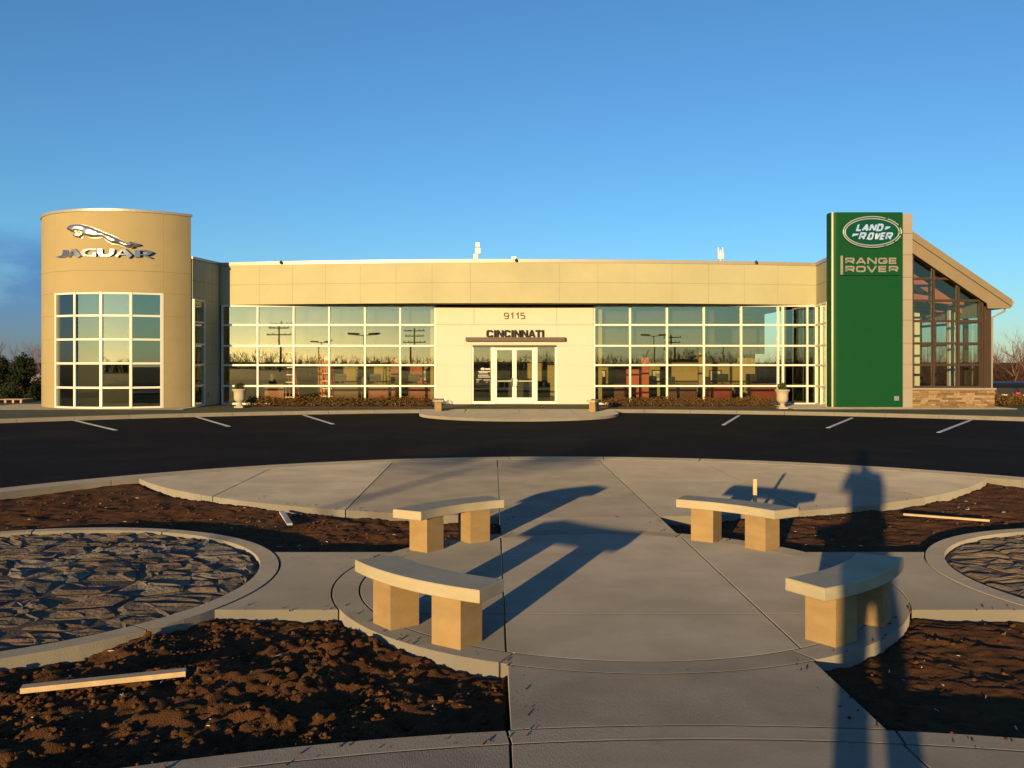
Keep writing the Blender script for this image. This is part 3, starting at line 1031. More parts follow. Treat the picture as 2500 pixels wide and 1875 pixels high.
# --- recessed wall between tower and fascia
RA, RB = Vector((-12.43, 35.66)), Vector((-12.07, 37.9))
rl = (RB - RA).length
rd = (RB - RA) / rl; rn = Vector((rd.y, -rd.x))
rxf = lambda s, t, z: (RA.x + rd.x * s + rn.x * t, RA.y + rd.y * s + rn.y * t, z)
mb = MB()
mb.box(.90, rl + .25, -.28, -.03, ZB, 5.85, rxf)
mb.box(0, .90, -.28, -.03, 4.30, 5.85, rxf)
rec = mb.build('recessed_wall', 'joint', bld)
zz = [ZB, .9, 1.72, 2.52, 3.38, 4.28, 5.0, 5.82]
for z0, z1 in zip(zz[:-1], zz[1:]):
    for s0, s1 in ((.93, 1.60), (1.60, rl - .02)) if z0 < 4.2 else ((.01, .93), (.93, 1.6), (1.6, rl - .02)):
        mb = MB(); mb.box(s0 + .006, s1 - .006, -.028, 0, z0 + .006, z1 - .006, rxf); mb.build('wall_panel', 'stucco', rec)
mb = MB(); mb.box(-.02, rl + .04, -.3, .03, 5.83, 5.93, rxf); mb.build('coping', 'coping', rec)
mb = MB(); mb.box(1.25, 1.37, .001, .03, .42, .60, rxf); mb.build('outlet_cover', 'grey_metal', rec)
glass_wall('side_window', RA, RB, [.06, .86], [ZB + .05, .9, 1.72, 2.52, 3.38, 4.24], 'glass_clear', fw=.07)

# --- curved fascia
FT, FB = 5.92, 4.17
FR, FCX, FCY = 57.0, 0.26, 93.55
fy = lambda x, e=0.0: FCY - math.sqrt((FR + e) ** 2 - (x - FCX) ** 2)
FL, FRR = gx(537), gx(1993.6)
xa = list(np.linspace(FL, FRR, 61))
mb = MB()
mb.prism([(x, fy(x, -.03)) for x in xa] + [(FRR, 38.4), (FL, 38.4)], FB + .02, FT - .15)
fas = mb.build('fascia', 'soffit', bld)
us = [537, 625, 709.6, 793.8, 880.5, 968.6, 1056.7, 1149.6, 1364.6, 1457.5, 1548, 1639.5, 1730.6, 1822, 1908, 1993.6]
fxs = [(u - 1250) / FPX * 37.0 for u in us]
fxs[0], fxs[-1] = FL, FRR
for z0, z1 in ((FB, 4.99), (4.99, FT - .14)):
    for a, b in zip(fxs[:-1], fxs[1:]):
        t_ = list(np.linspace(a + .0025, b - .0025, 6))
        mb = MB(); mb.prism([(x, fy(x)) for x in t_] + [(x, fy(x, -.028)) for x in t_[::-1]], z0 + .003, z1 - .003)
        mb.build('fascia_panel', 'stucco', fas)
mb = MB(); mb.prism([(x, fy(x, .035)) for x in xa] + [(x, fy(x, -.5)) for x in xa[::-1]], FT - .138, FT)
mb.build('coping', 'coping', fas)

# --- main glass walls
def mull(us): return [gx(u) - gx(us[0]) for u in us]
uL = [544, 630, 717.8, 804.5, 891.5, 977.6, 1063]
uR = [1450.5, 1538, 1628, 1718, 1809, 1899, 1911, 1970, 1991]
glass_wall('left_glass_wall', (gx(uL[0]), GYW), (gx(uL[-1]), GYW), mull(uL), ROWS, 'glass')
glass_wall('right_glass_wall', (gx(uR[0]), GYW), (gx(uR[-1]), GYW), mull(uR), ROWS, 'glass',
           special=lambda i, j: 'glass_dark' if i >= 6 else None)
# return wall to the pylon
QA, QB = Vector((12.56, 37.84)), Vector((12.32, 35.75))
glass_wall('return_glass_wall', QA, QB, [.05, 1.02, (QB - QA).length - .03], ROWS, 'glass')
ql = (QB - QA).length; qd = (QB - QA) / ql; qn = Vector((qd.y, -qd.x))
qxf = lambda s, t, z: (QA.x + qd.x * s + qn.x * t, QA.y + qd.y * s + qn.y * t, z)
mb = MB(); mb.box(.0, ql, -.3, -.03, FB + .02, FT - .15, qxf)
ret = mb.build('return_fascia', 'joint', bld)
for z0, z1 in ((FB, 4.99), (4.99, FT - .14)):
    mb = MB(); mb.box(-.02, ql, -.028, .0, z0 + .006, z1 - .006, qxf); mb.build('fascia_panel', 'stucco', ret)
mb = MB(); mb.box(-.0, ql, -.32, .035, FT - .137, FT - .001, qxf); mb.build('coping', 'coping', ret)

# --- entrance surround
EY = GYW - .10
mb = MB()
x0, x1, xo0, xo1 = gx(1064.5), gx(1449), gx(1152), gx(1360.3)
zh = gz(843.5)
mb.box(x0, xo0, EY + .03, EY + .25, ZB, 4.10)
mb.box(xo1, x1, EY + .03, EY + .25, ZB, 4.10)
mb.box(xo0, xo1, EY + .03, EY + .25, zh + .02, 4.10)
ent = mb.build('entrance_surround', 'joint', bld)
zz = [ZB, .83, 1.68, zh, 3.36, 4.09]
ej = [x0, gx(1157.8), gx(1359), x1]
def epanel(a, b, z0, z1, e=.0025, y=0.0):
    mb = MB(); mb.box(a + e, b - e, EY + y, EY + .03, z0 + e, z1 - e); mb.build('wall_panel', 'white_panel', ent)
for z0, z1 in zip(zz[:3], zz[1:4]):
    epanel(x0, xo0, z0, z1); epanel(xo1, x1, z0, z1)
epanel(x0, xo0, zh, 3.36); epanel(xo0, xo1, zh + .02, 3.36); epanel(xo1, x1, zh, 3.36)
for a, b in zip(ej[:-1], ej[1:]): epanel(a, b, 3.36, 4.09, .006, -.03)
# doors and sidelights
DY = EY + .08
mb = MB()
zt = gz(848)
dx = [gx(1153), gx(1201.7), gx(1208), gx(1255.8), gx(1304), gx(1309), gx(1359.5)]
f = .05
for a, b in ((xo0 + .002, xo0 + .07), (dx[1] - .05, dx[2] - .003), (dx[4] + .003, dx[5] + .05), (xo1 - .10, xo1 - .002)):
    mb.box(a, b, DY - .05, DY + .07, ZB + .01, zt)
mb.box(xo0 + .002, xo1 - .002, DY - .052, DY + .072, zt + .001, zh + .018)
for a, b in ((xo0 + .07, dx[1] - .05), (dx[5] + .05, xo1 - .10)):
    mb.box(a, b, DY - .045, DY + .06, ZB + .01, ZB + .12)
dfr = mb.build('entrance_frame', 'white_frame', bld)
for a, b in ((xo0 + .07, dx[1] - .05), (dx[5] + .05, xo1 - .10)):
    piece('sidelight_pane', 'glass', ((a + b) / 2, DY, (ZB + .12 + zt) / 2), (b - a, .012, zt - ZB - .12), dfr, random.uniform(-.006, .006))
mb = MB(); mb.box(xo0 + .03, xo1 - .03, DY - .085, DY - .054, zt + .004, zh + .012); mb.build('head_trim', 'brown_metal', dfr)
for k, (a, b, s) in enumerate(((dx[2], dx[3] - .004, 1), (dx[3] + .004, dx[4], -1))):
    mb = MB()
    st = .085
    mb.box(a, a + st, DY - .03, DY + .03, ZB + .02, zt - .01); mb.box(b - st, b, DY - .03, DY + .03, ZB + .02, zt - .01)
    mb.box(a + st, b - st, DY - .028, DY + .028, zt - .11, zt - .01); mb.box(a + st, b - st, DY - .028, DY + .028, ZB + .02, ZB + .27)
    dr = mb.build('entrance_door', 'white_frame', bld)
    piece('door_pane', 'glass', ((a + b) / 2, DY, (ZB + .27 + zt - .11) / 2), (b - a - 2 * st, .01, zt - .11 - ZB - .27), dr, random.uniform(-.004, .004))
    mb = MB(); mb.box(a + st + .004, b - st - .004, DY + .04, DY + .075, 1.0, 1.06); mb.build('push_bar', 'white_frame', dr)
    mb = MB(); mb.box((a + b) / 2 - .14, (a + b) / 2 + .14, DY + .03, DY + .08, zt - .10, zt - .05); mb.build('door_closer', 'white_frame', dr)
    xh = (b - .05) if s > 0 else (a + .05)
    mb = MB(); mb.tube([(xh, DY - .03, .80), (xh, DY - .09, .80), (xh - s * .05, DY - .11, .83), (xh - s * .05, DY - .11, 1.12), (xh, DY - .09, 1.15), (xh, DY - .03, 1.15)], .014, 8)
    mb.build('pull_handle', 'chrome_soft', dr, smooth=True)
# opening hours on the left sidelight: printed lines too small to read
mb = MB()
ux0 = 1130.0
k6 = 250 / 1536.0
def decal(x0_, x1_, y0_, y1_):
    a, b = gx(1130 + x0_ * k6), gx(1130 + x1_ * k6)
    mb.box(a, b, DY - .012, DY - .009, gz(740 + y1_ * k6), gz(740 + y0_ * k6))
for (a, b, c, d) in ((335, 412, 978, 1000), (235, 410, 1020, 1032), (240, 375, 1041, 1051), (228, 390, 1076, 1086), (230, 405, 1103, 1114), (200, 285, 1140, 1146), (310, 402, 1142, 1147), (205, 245, 1160, 1165), (310, 400, 1161, 1166), (200, 240, 1182, 1187), (345, 375, 1184, 1189)):
    decal(a, b, c, d)
ccx, ccz = gx(1130 + 298 * k6), gz(740 + 987 * k6)
mb.prism_y([(ccx + .088 * math.cos(a), ccz + .05 * math.sin(a)) for a in np.linspace(0, 2 * math.pi, 24, endpoint=False)], DY - .012, DY - .009)
mb.build('hours_print', 'paper', dfr)
# canopy bar over the doors
mb = MB()
mb.box(PX(1136.5, 37.55), PX(1379.6, 37.55), EY - .24, EY - .001, gz(834) + .005, gz(825) + .02)
can = mb.build('entrance_canopy', 'canopy_brown', bld)

# --- shell and interior of the showroom
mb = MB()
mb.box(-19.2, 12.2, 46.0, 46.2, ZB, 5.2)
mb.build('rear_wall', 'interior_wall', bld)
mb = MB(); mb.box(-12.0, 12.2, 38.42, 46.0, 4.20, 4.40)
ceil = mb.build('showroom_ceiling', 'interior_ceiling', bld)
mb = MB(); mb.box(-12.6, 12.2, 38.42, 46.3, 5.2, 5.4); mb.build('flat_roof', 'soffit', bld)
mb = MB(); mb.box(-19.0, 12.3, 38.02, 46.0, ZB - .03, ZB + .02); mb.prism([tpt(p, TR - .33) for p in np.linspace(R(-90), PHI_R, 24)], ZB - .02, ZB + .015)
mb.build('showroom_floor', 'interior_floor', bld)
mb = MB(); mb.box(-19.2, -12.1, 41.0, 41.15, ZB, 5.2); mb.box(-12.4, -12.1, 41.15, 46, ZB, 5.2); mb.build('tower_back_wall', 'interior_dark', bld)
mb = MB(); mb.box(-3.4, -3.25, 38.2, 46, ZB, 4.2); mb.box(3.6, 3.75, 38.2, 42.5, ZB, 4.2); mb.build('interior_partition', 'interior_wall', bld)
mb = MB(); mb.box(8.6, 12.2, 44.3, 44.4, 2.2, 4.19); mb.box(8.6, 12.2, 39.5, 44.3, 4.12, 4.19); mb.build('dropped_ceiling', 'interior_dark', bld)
mb = MB(); mb.box(-11.9, -3.42, 38.75, 38.9, 2.45, 4.19); mb.box(3.77, 8.55, 38.75, 38.9, 2.55, 4.19); mb.build('added_sun_baffle', 'interior_dark', bld)  # dark boards added to block sun from the upper rear wall

# --- gabled glass hall at the right
HY = 35.25
hx = lambda u: PX(u, HY)
hz = lambda v: PZ(v, HY)
hall_c = [12.7, 13.58, 14.46, hx(2226), hx(2277.4), hx(2338), hx(2396)]
hall_r = [0.86, hz(890.6), hz(838.5), hz(784), hz(734)]
top = lambda x: 5.99 - .653 * abs(x - 15.34) if x > 14.43 else 5.99 + .653 * .91 - .653 * (14.43 - x)
def top(x):
    rz = 5.99 + .653 * (15.34 - 14.43)
    return rz - .653 * abs(x - 14.43)
mb = MB(); w = .044
for c in hall_c:
    t0, t1 = top(c - w), top(c + w)
    mb.prism_y([(c - w, .82), (c + w, .82), (c + w, t1), (c - w, t0)], HY - .08, HY + .08)
for r in hall_r + [hz(680.5)]:
    for a, b in zip(hall_c[:-1], hall_c[1:]):
        bb = b - w
        if r > top(b) - .02:
            bb = min(bb, 14.43 + (5.99 + .653 * .91 - r) / .653)
        aa = a + w
        if r > top(a) - .02: continue
        if bb > aa: mb.box(aa, bb, HY - .07, HY + .07, r - w, r + w)
# raking head member
for a, b in ((12.6, 14.43), (14.43, 18.1)):
    mb.prism_y([(a, top(a) - .06), (b, top(b) - .06), (b, top(b) + .14), (a, top(a) + .14)], HY - .10, HY + .10)
hall = mb.build('gable_glazing', 'brown_metal', bld)
# panes, trimmed by the rake
zr = hall_r + [hz(680.5), 7.0]
for a, b in zip(hall_c[:-1], hall_c[1:]):
    for z0, z1 in zip(zr[:-1], zr[1:]):
        p = [(a + w, z0 + w), (b - w, z0 + w), (b - w, z1 - w), (a + w, z1 - w)]
        p = clip(p, .653, 1, 5.99 + .653 * .91 + .653 * 14.43 - .07)
        p = clip(p, -.653, 1, 5.99 + .653 * .91 - .653 * 14.43 - .07)
        if len(p) < 3 or abs(area(p)) < .01: continue
        mb = MB(); mb.prism_y(p, HY - .006, HY + .006); mb.build('pane', 'glass_clear', hall)
# corner post
mb = MB(); mb.box(18.08, 18.36, HY - .12, HY + .2, .80, 3.95); mb.box(17.95, 18.08, HY - .03, HY + .12, .86, 4.2); mb.build('corner_post', 'brown_metal', bld)
# long sides and rear of the hall: posts and rails with glass
HB = 41.0
mb = MB()
ysr = list(np.linspace(HY + .2, HB, 5))
for y in ysr[1:]: mb.box(18.14, 18.30, y - .08, y + .08, .8, 4.0)
for z in [.86, 1.71, 2.53, 3.39, 3.9]:
    for a, b in zip(ysr[:-1], ysr[1:]): mb.box(18.16, 18.28, a + .08, b - .08, z - .05, z + .05)
xb = list(np.linspace(12.7, 18.2, 7))
for x in xb[:-1]: mb.box(x - .08, x + .08, HB - .08, HB + .08, .2, 4.9)
for z in [.3, 1.71, 2.53, 3.39, 4.2]:
    for a, b in zip(xb[:-1], xb[1:]): mb.box(a + .08, b - .08, HB - .06, HB + .06, z - .05, z + .05)
sg = mb.build('side_glazing', 'brown_metal', bld)
for a, b in zip(ysr[:-1], ysr[1:]): piece('side_pane', 'glass_clear', (18.22, (a + b) / 2, 2.4), (.012, b - a - .16, 3.0), sg)
for a, b in zip(xb[:-1], xb[1:]): piece('rear_pane', 'glass_clear', ((a + b) / 2, HB, 2.3), (b - a - .16, .012, 4.2), sg)
# pale inner columns and eave wall beam
mb = MB(); mb.box(18.02, 18.12, HY + .25, HB, 3.55, 4.1); mb.box(12.75, 18.0, HB - .3, HB - .1, 4.3, 5.2); mb.build('eave_beam', 'pylon_beige', bld)
for (x, y) in ((15.6, 37.4), (16.55, 38.3), (17.85, 37.3), (17.45, 39.6), (16.0, 40.2)):
    mb = MB(); mb.box(x - .11, x + .11, y - .11, y + .11, ZB, 4.2); mb.build('inner_column', 'white_frame', bld)
# trusses
for y in (36.6, 38.2, 39.8):
    mb = MB()
    mb.prism_y([(14.6, 4.45), (18.0, 4.05), (18.0, 4.25), (14.6, 4.75)], y - .08, y + .08)
    mb.prism_y([(14.43, 6.0), (18.0, 3.75), (18.0, 4.05), (14.43, 6.45)], y + .082, y + .2)
    mb.prism_y([(12.7, 4.85), (14.43, 6.0), (14.43, 6.45), (12.7, 5.3)], y + .082, y + .2)
    mb.box(14.35, 14.6, y - .07, y + .075, 4.6, 6.2)
    mb.build('truss', 'rust_truss', bld)
# roof: deck, barge boards, eave box, gutter, downspout
RY0 = 34.9
rtop = lambda x: 6.79 + .686 * (15.21 - x)
rid = 14.43
rl_ = lambda x: rtop(rid) - .686 * (rid - x)
mb = MB()
mb.prism_y([(rid, rtop(rid) - .42), (18.95, rtop(18.95) - .30), (18.95, rtop(18.95)), (rid, rtop(rid))], RY0 + .09, 41.3)
mb.prism_y([(12.8, rl_(12.8) - .42), (rid, rtop(rid) - .42), (rid, rtop(rid)), (12.8, rl_(12.8))], 35.9, 37.2)
mb.box(12.6, 14.42, 37.21, 41.3, 5.25, 5.55)
mb.box(14.25, 14.42, 37.22, 41.29, 5.56, 6.85)
roof = mb.build('gable_roof', 'roof_tan', bld)
mb = MB()
mb.prism_y([(rid, rtop(rid) - .28), (19.03, rtop(19.03) - .24), (19.03, rtop(19.03) + .03), (rid, rtop(rid) + .03)], RY0 - .02, RY0 + .07); mb.build('barge_board', 'roof_tan', roof)
mb = MB()
mb.prism_y([(rid, rtop(rid) - .80), (18.09, rtop(18.09) - .76), (18.12, 3.86), (18.98, 3.86), (19.0, rtop(19.0) - .262), (rid, rtop(rid) - .302)], RY0 + .012, RY0 + .08); mb.build('lower_barge_board', 'roof_tan', roof)
mb = MB(); mb.box(18.14, 18.96, RY0 + .082, 41.3, 3.87, 3.93); mb.build('eave_soffit', 'brown_metal', roof)
mb = MB(); mb.box(18.965, 19.13, RY0 + .05, 41.3, 4.02, 4.15); mb.build('gutter', 'pylon_beige', roof)
mb = MB(); mb.tube([(18.86, RY0 + .2, 3.9), (18.86, RY0 + .2, 3.78), (18.42, RY0 + .3, 3.52), (18.40, RY0 + .3, .2)], .045, 8); mb.build('downspout', 'pylon_beige', roof)
# stone plinth with single stones
mb = MB(); mb.box(15.1, 18.40, HY - .20, HY + .12, ZB - .03, .76); pl = mb.build('stone_plinth', 'mortar', bld)
mb = MB(); mb.box(15.1, 18.46, HY - .30, HY + .16, .762, .83); mb.build('plinth_cap', 'pylon_beige', pl)
z = ZB
rnd = random.Random(5)
while z < .74:
    hh = rnd.choice([.055, .075, .075, .095])
    hh = min(hh, .758 - z)
    if hh < .03: break
    x = 15.1
    while x < 18.38:
        ll = rnd.uniform(.16, .52)
        if 18.42 - (x + ll) < .14: ll = 18.42 - x
        piece('plinth_stone', rnd.choice(['stone_wall', 'stone_wall', 'stone_wall_pale', 'stone_wall_dark']),
              (x + ll / 2, HY - .215 - rnd.uniform(0, .014), z + hh / 2), (ll - .008, .05 + rnd.uniform(0, .02), hh - .008), pl)
        x += ll
    z += hh
mb = MB(); mb.box(12.7, 18.2, HY + .3, HB, ZB - .02, ZB + .02); mb.build('hall_floor', 'interior_floor', bld)

# ------------------------------------------------------------------ sign pylon
PYF, PT = 34.8, 7.51
pyl = thing('sign_pylon', 'tall green sign pylon with beige edge between the showroom and the glass gable', 'sign', (13.5, PYF + .4, ZB))
pol = [(12.10, 35.28), (12.10, 35.12)] + [(12.34 - .24 * math.cos(a), 35.04 - .24 * math.sin(a)) for a in np.linspace(0, R(90), 7)] + [(14.82, 34.8), (14.82, 35.28)]
pz = [PZ(v, PYF) for v in (995, 889.4, 781.6, 677, 568.5)]
pz[0] = ZB + .03
pz.append(PT)
mb = MB(); mb.prism(offset(pol, .012), ZB, PT - .02); pc = mb.build('pylon_core', 'black', pyl)
for z0, z1 in zip(pz[:-1], pz[1:]):
    mb = MB(); mb.prism(pol, z0 + .004, z1 - .004); mb.build('green_panel', 'green', pyl)
mb = MB(); mb.box(14.85, 15.17, 34.86, 35.70, ZB, 7.44); ec = mb.build('edge_core', 'joint', pyl)
ez = [ZB + .02, hz(945) - .02] + [PZ(v, PYF) for v in (889.4, 838, 781.6, 732, 677, 622, 570)] + [7.46]
for z0, z1 in zip(ez[:-1], ez[1:]):
    piece('edge_panel', 'pylon_beige', (15.01, 35.25, (z0 + z1) / 2), (.36, .93, z1 - z0 - .010), pyl)
mb = MB(); mb.tube([(12.16, 34.80, ZB), (12.16, 34.80, PT - .01)], .04, 10); mb.build('corner_trim', 'gold_trim', pyl, smooth=True)
mb = MB(); mb.box(PX(2182.5, PYF), PX(2194, PYF), PYF - .03, PYF, PZ(978, PYF), PZ(967, PYF)); mb.build('service_plate', 'grey_metal', pyl)
mb = MB(); mb.box(12.07, 15.22, 34.74, 35.26, ZB - .03, ZB + .028); mb.build('pylon_footing', 'kerb', pyl)

# ------------------------------------------------------------------ signs
# oval sign
kz = 240 / 1991.0
sx = lambda x: PX(2010 + x * kz, PYF)
sz = lambda y: PZ(500 + y * kz, PYF)
ocx, ocz = sx(965), sz(560)
oval = thing('oval_sign', 'green oval sign with chrome rings and slanted chrome letters on the pylon', 'sign', (ocx, PYF - .1, ocz - .6))
def ell(ax, az, n=64, a0=0, a1=2 * math.pi):
    return [(ocx + ax * math.cos(a0 + (a1 - a0) * i / n), ocz + az * math.sin(a0 + (a1 - a0) * i / n)) for i in range(n + (0 if abs(a1 - a0) > 6.28 else 1))]
mpx = kz / FPX * PYF
A_o, B_o = 595 * mpx, 320 * mpx
A_i, B_i = 550 * mpx, 275 * mpx
mb = MB(); mb.prism_y(ell(A_i - .02, B_i - .02), PYF - .11, PYF - .001); mb.build('sign_face', 'green_gloss', oval)
mb = MB()
for s0, s1 in ((R(62), R(296)), (R(298), R(318)), (R(322), R(346)), (R(352), R(376)), (R(386), R(418))):
    path = [(ocx + (A_o - .02) * math.cos(t), PYF - .13, ocz + (B_o - .02) * math.sin(t)) for t in np.linspace(s0, s1, 40)]
    mb.tube(path, .024, 8)
mb.build('outer_ring', 'ring_silver', oval, smooth=True)
mb = MB()
path = [(ocx + (A_i - .01) * math.cos(t), PYF - .115, ocz + (B_i - .01) * math.sin(t)) for t in np.linspace(0, 2 * math.pi, 72)]
mb.tube(path, .024, 8); mb.build('inner_ring', 'ring_silver', oval, smooth=True)
def slanted(word, xs_, zlo, zhi, wst, mat='chrome_bright'):
    for ch, (a, b) in zip(word, xs_):
        hgt = sz(zlo) - sz(zhi)
        hgt = abs(hgt)
        a_, b_ = sx(a), sx(b)
        cw = b_ - a_
        mb = MB()
        st = [[(px * (cw - wst) + wst / 2, py * (hgt - wst) + wst / 2) for px, py in s] for s in GL[ch]]
        stroke_mesh(mb, st, wst, lambda p, q, d: (a_ + p + .32 * q, PYF - .111 - d, sz(zhi) + q), .035)
        mb.build('letter', mat, oval)
slanted('LAND', [(630, 740), (740, 880), (890, 1020), (1035, 1160)], 395, 545, .066)
slanted('ROVER', [(680, 810), (855, 965), (1000, 1100), (1105, 1200), (1215, 1345)], 570, 720, .064)
for (x0_, x1_, y0_, y1_) in ((1215, 1330, 450, 520), (555, 690, 595, 655)):
    mb = MB()
    mb.prism_y([(sx(x0_), sz(y1_)), (sx((x0_ + x1_) / 2), sz(y1_ - 22)), (sx(x1_ - 20), sz(y0_ + 30)), (sx(x1_), sz(y0_)), (sx(x0_ + 20), sz(y0_))], PYF - .15, PYF - .111)
    mb.build('dash_mark', 'chrome_bright', oval)
# plate with two rows of wide letters
plate = thing('letter_plate', 'green plate with two rows of wide silver letters under the oval sign', 'sign', (sx(930), PYF - .05, sz(1430)))
mb = MB(); mb.box(sx(345), sx(1540), PYF - .10, PYF - .001, sz(1430), sz(1035)); mb.build('backing_plate', 'green', plate)
mb = MB(); mb.box(sx(325), sx(375), PYF - .125, PYF - .0995, sz(1420), sz(1038)); mb.build('side_bar', 'silver_letter', plate)
def wide(word, xs_, zhi, zlo):
    for ch, (a, b) in zip(word, xs_):
        letters(plate, ch, sx(a), sz(zlo), {ch: sx(b) - sx(a)}, 0, sz(zhi) - sz(zlo), .058, PYF - .1005, .03, 'silver_letter')
wide('RANGE', [(425, 610), (635, 840), (865, 1055), (1085, 1270), (1300, 1465)], 1080, 1205)
wide('ROVER', [(425, 610), (640, 830), (850, 1060), (1090, 1260), (1300, 1490)], 1245, 1370)
# street number and place name over the doors
num = thing('street_number', 'thin dark street number digits above the place name over the doors', 'sign', (gx(1256), EY - .03, gz(780)))
cw = {'9': .235, '1': .15, '5': .235}
xx = gx(1230)
for ch, u0 in zip('9115', (1230, 1246.4, 1259.4, 1270)):
    hh = gz(763.6) - gz(779.7)
    ww = gx(u0 + (12.3 if ch in '95' else 6.6)) - gx(u0)
    letters(num, ch, gx(u0), gz(779.7), {ch: ww}, 0, hh, .042, EY - .0305, .02, 'letter_olive', name='digit')
city = thing('place_name_sign', 'bold dark raised letters standing on the canopy bar over the entrance', 'sign', (gx(1258), 37.3, gz(823)))
cu = [(352, 446), (462, 494), (508, 600), (618, 708), (722, 754), (768, 860), (876, 968), (980, 1080), (1086, 1172), (1182, 1215)]
CYF = EY - .05
for ch, (a, b) in zip('CINCINNATI', cu):
    xa_, xb_ = PX(1130 + a * k6, CYF), PX(1130 + b * k6, CYF)
    letters(city, ch, xa_, gz(825) + .021, {ch: xb_ - xa_}, 0, .30, .056 if ch in 'NA' else .066, CYF, .07, 'letter_dark')

# leaping cat emblem and lettering on the tower
kj = 260 / 2212.0
def jw(x, y, off):
    """photo position on the tower wall, pushed out by off"""
    u, v = 130 + x * kj, 530 + y * kj
    p = tower_phi(u)
    X_, Y_ = tpt(p)
    z_ = PZ(v, Y_)
    Xo, Yo = tpt(p, TR + off)
    return (Xo, Yo, z_)
cat_o = [(335, 262), (340, 235), (355, 203), (400, 168), (470, 152), (560, 150), (640, 160), (760, 190), (880, 235), (1000, 285), (1120, 340), (1220, 375), (1320, 420), (1420, 475), (1500, 520), (1560, 530), (1600, 505), (1680, 522), (1760, 550), (1805, 575), (1790, 600), (1740, 615), (1670, 625), (1680, 648), (1620, 660), (1540, 650), (1450, 610), (1380, 582), (1330, 572), (1240, 565), (1150, 520), (1100, 475), (1050, 430), (1000, 430), (900, 440), (800, 435), (720, 405), (650, 400), (630, 448), (590, 455), (520, 440), (460, 405), (455, 385), (490, 345), (560, 335), (640, 352), (650, 340), (560, 318), (500, 342), (430, 330), (400, 305), (395, 292), (360, 290)]
jt = jw(1000, 500, 0)
jsign = thing('leaping_cat_emblem', 'silver leaping cat emblem mounted high on the round tower', 'emblem', jt)
bmx = bmesh.new()
vv = [bmx.verts.new((x, -y, 0)) for x, y in cat_o]
bmx.faces.new(vv)
bmesh.ops.triangulate(bmx, faces=bmx.faces[:])
for _ in range(5):
    long_e = [e for e in bmx.edges if e.calc_length() > 26]
    if not long_e: break
    bmesh.ops.subdivide_edges(bmx, edges=long_e, cuts=1)
    bmesh.ops.triangulate(bmx, faces=[f for f in bmx.faces if len(f.verts) > 3])
    bmesh.ops.beautify_fill(bmx, faces=bmx.faces[:], edges=[e for e in bmx.edges if not e.is_boundary])
def seg_d(p, a, b):
    ab = b - a; t = max(0, min(1, (p - a).dot(ab) / max(1e-9, ab.length_squared)))
    return (p - a - ab * t).length
segs = [(Vector((*cat_o[i - 1], 0)), Vector((*cat_o[i], 0))) for i in range(len(cat_o))]
bmx.verts.index_update()
vs_, n0 = [], len(bmx.verts)
for v in bmx.verts:
    p = Vector((v.co.x, -v.co.y, 0))
    d = min(seg_d(p, a, b) for a, b in segs)
    hgt = math.sqrt(max(0, 1 - (1 - min(1, d / 70)) ** 2)) * .20
    # muscle relief
    hgt *= 1 + .12 * math.sin(p.x * .021 + p.y * .012)
    vs_.append(jw(p.x, p.y, .05 + hgt))
fs_ = [tuple(v.index for v in f.verts) for f in bmx.faces]
bnd = [e for e in bmx.edges if e.is_boundary]
back = {}
for e in bnd:
    for v in e.verts:
        if v.index not in back:
            back[v.index] = len(vs_); vs_.append(jw(v.co.x, -v.co.y, .0))
for e in bnd:
    a, b = e.verts[0].index, e.verts[1].index
    fs_.append((a, b, back[b], back[a]))
bmx.free()
mb = MB(); mb.add(vs_, fs_)
mb.build('cat_body', 'chrome_soft', jsign, smooth=True)
JL = {
 'J': [[(290, 690, 75), (288, 760, 72), (262, 805, 60), (215, 828, 34), (115, 836, 10)]],
 'A': [[(455, 682, 30), (348, 832, 50)], [(470, 680, 60), (575, 826, 88)], [(400, 778, 20), (545, 778, 20)]],
 'G': [[(905, 680, 12), (760, 678, 22), (690, 700, 55), (650, 745, 85), (672, 785, 70), (740, 808, 26), (905, 810, 18)], [(882, 815, 62), (882, 752, 60)]],
 'U': [[(990, 672, 88), (995, 745, 85), (1030, 795, 50), (1110, 814, 26), (1190, 795, 40), (1238, 750, 70), (1242, 672, 84)]],
 'B': [[(1450, 684, 30), (1325, 826, 55)], [(1470, 682, 65), (1610, 830, 92)], [(1385, 780, 20), (1560, 780, 20)]],
 'R': [[(1750, 690, 105), (1750, 836, 105)], [(1805, 698, 18), (1930, 704, 30), (2005, 745, 68), (1960, 785, 36), (1800, 790, 16)], [(1880, 800, 30), (2025, 856, 18)]],
}
jt2 = jw(1080, 840, 0)
jlet = thing('tower_lettering', 'row of wide chrome letters under the leaping cat on the tower', 'sign', jt2)
for k_, st in JL.items():
    mb = MB()
    st2 = []
    for s in st:
        q = []
        for a, b in zip(s[:-1], s[1:]):
            for t in (0, .25, .5, .75): q.append(tuple(a[i] + (b[i] - a[i]) * t for i in range(3)))
        q.append(s[-1]); st2.append([(p[0], p[1], p[2]) for p in q])
    stroke_mesh(mb, st2, 0, lambda x, y, d: jw(x, y, .02 + d), .10, .004)
    mb.build('letter', 'chrome', jlet)

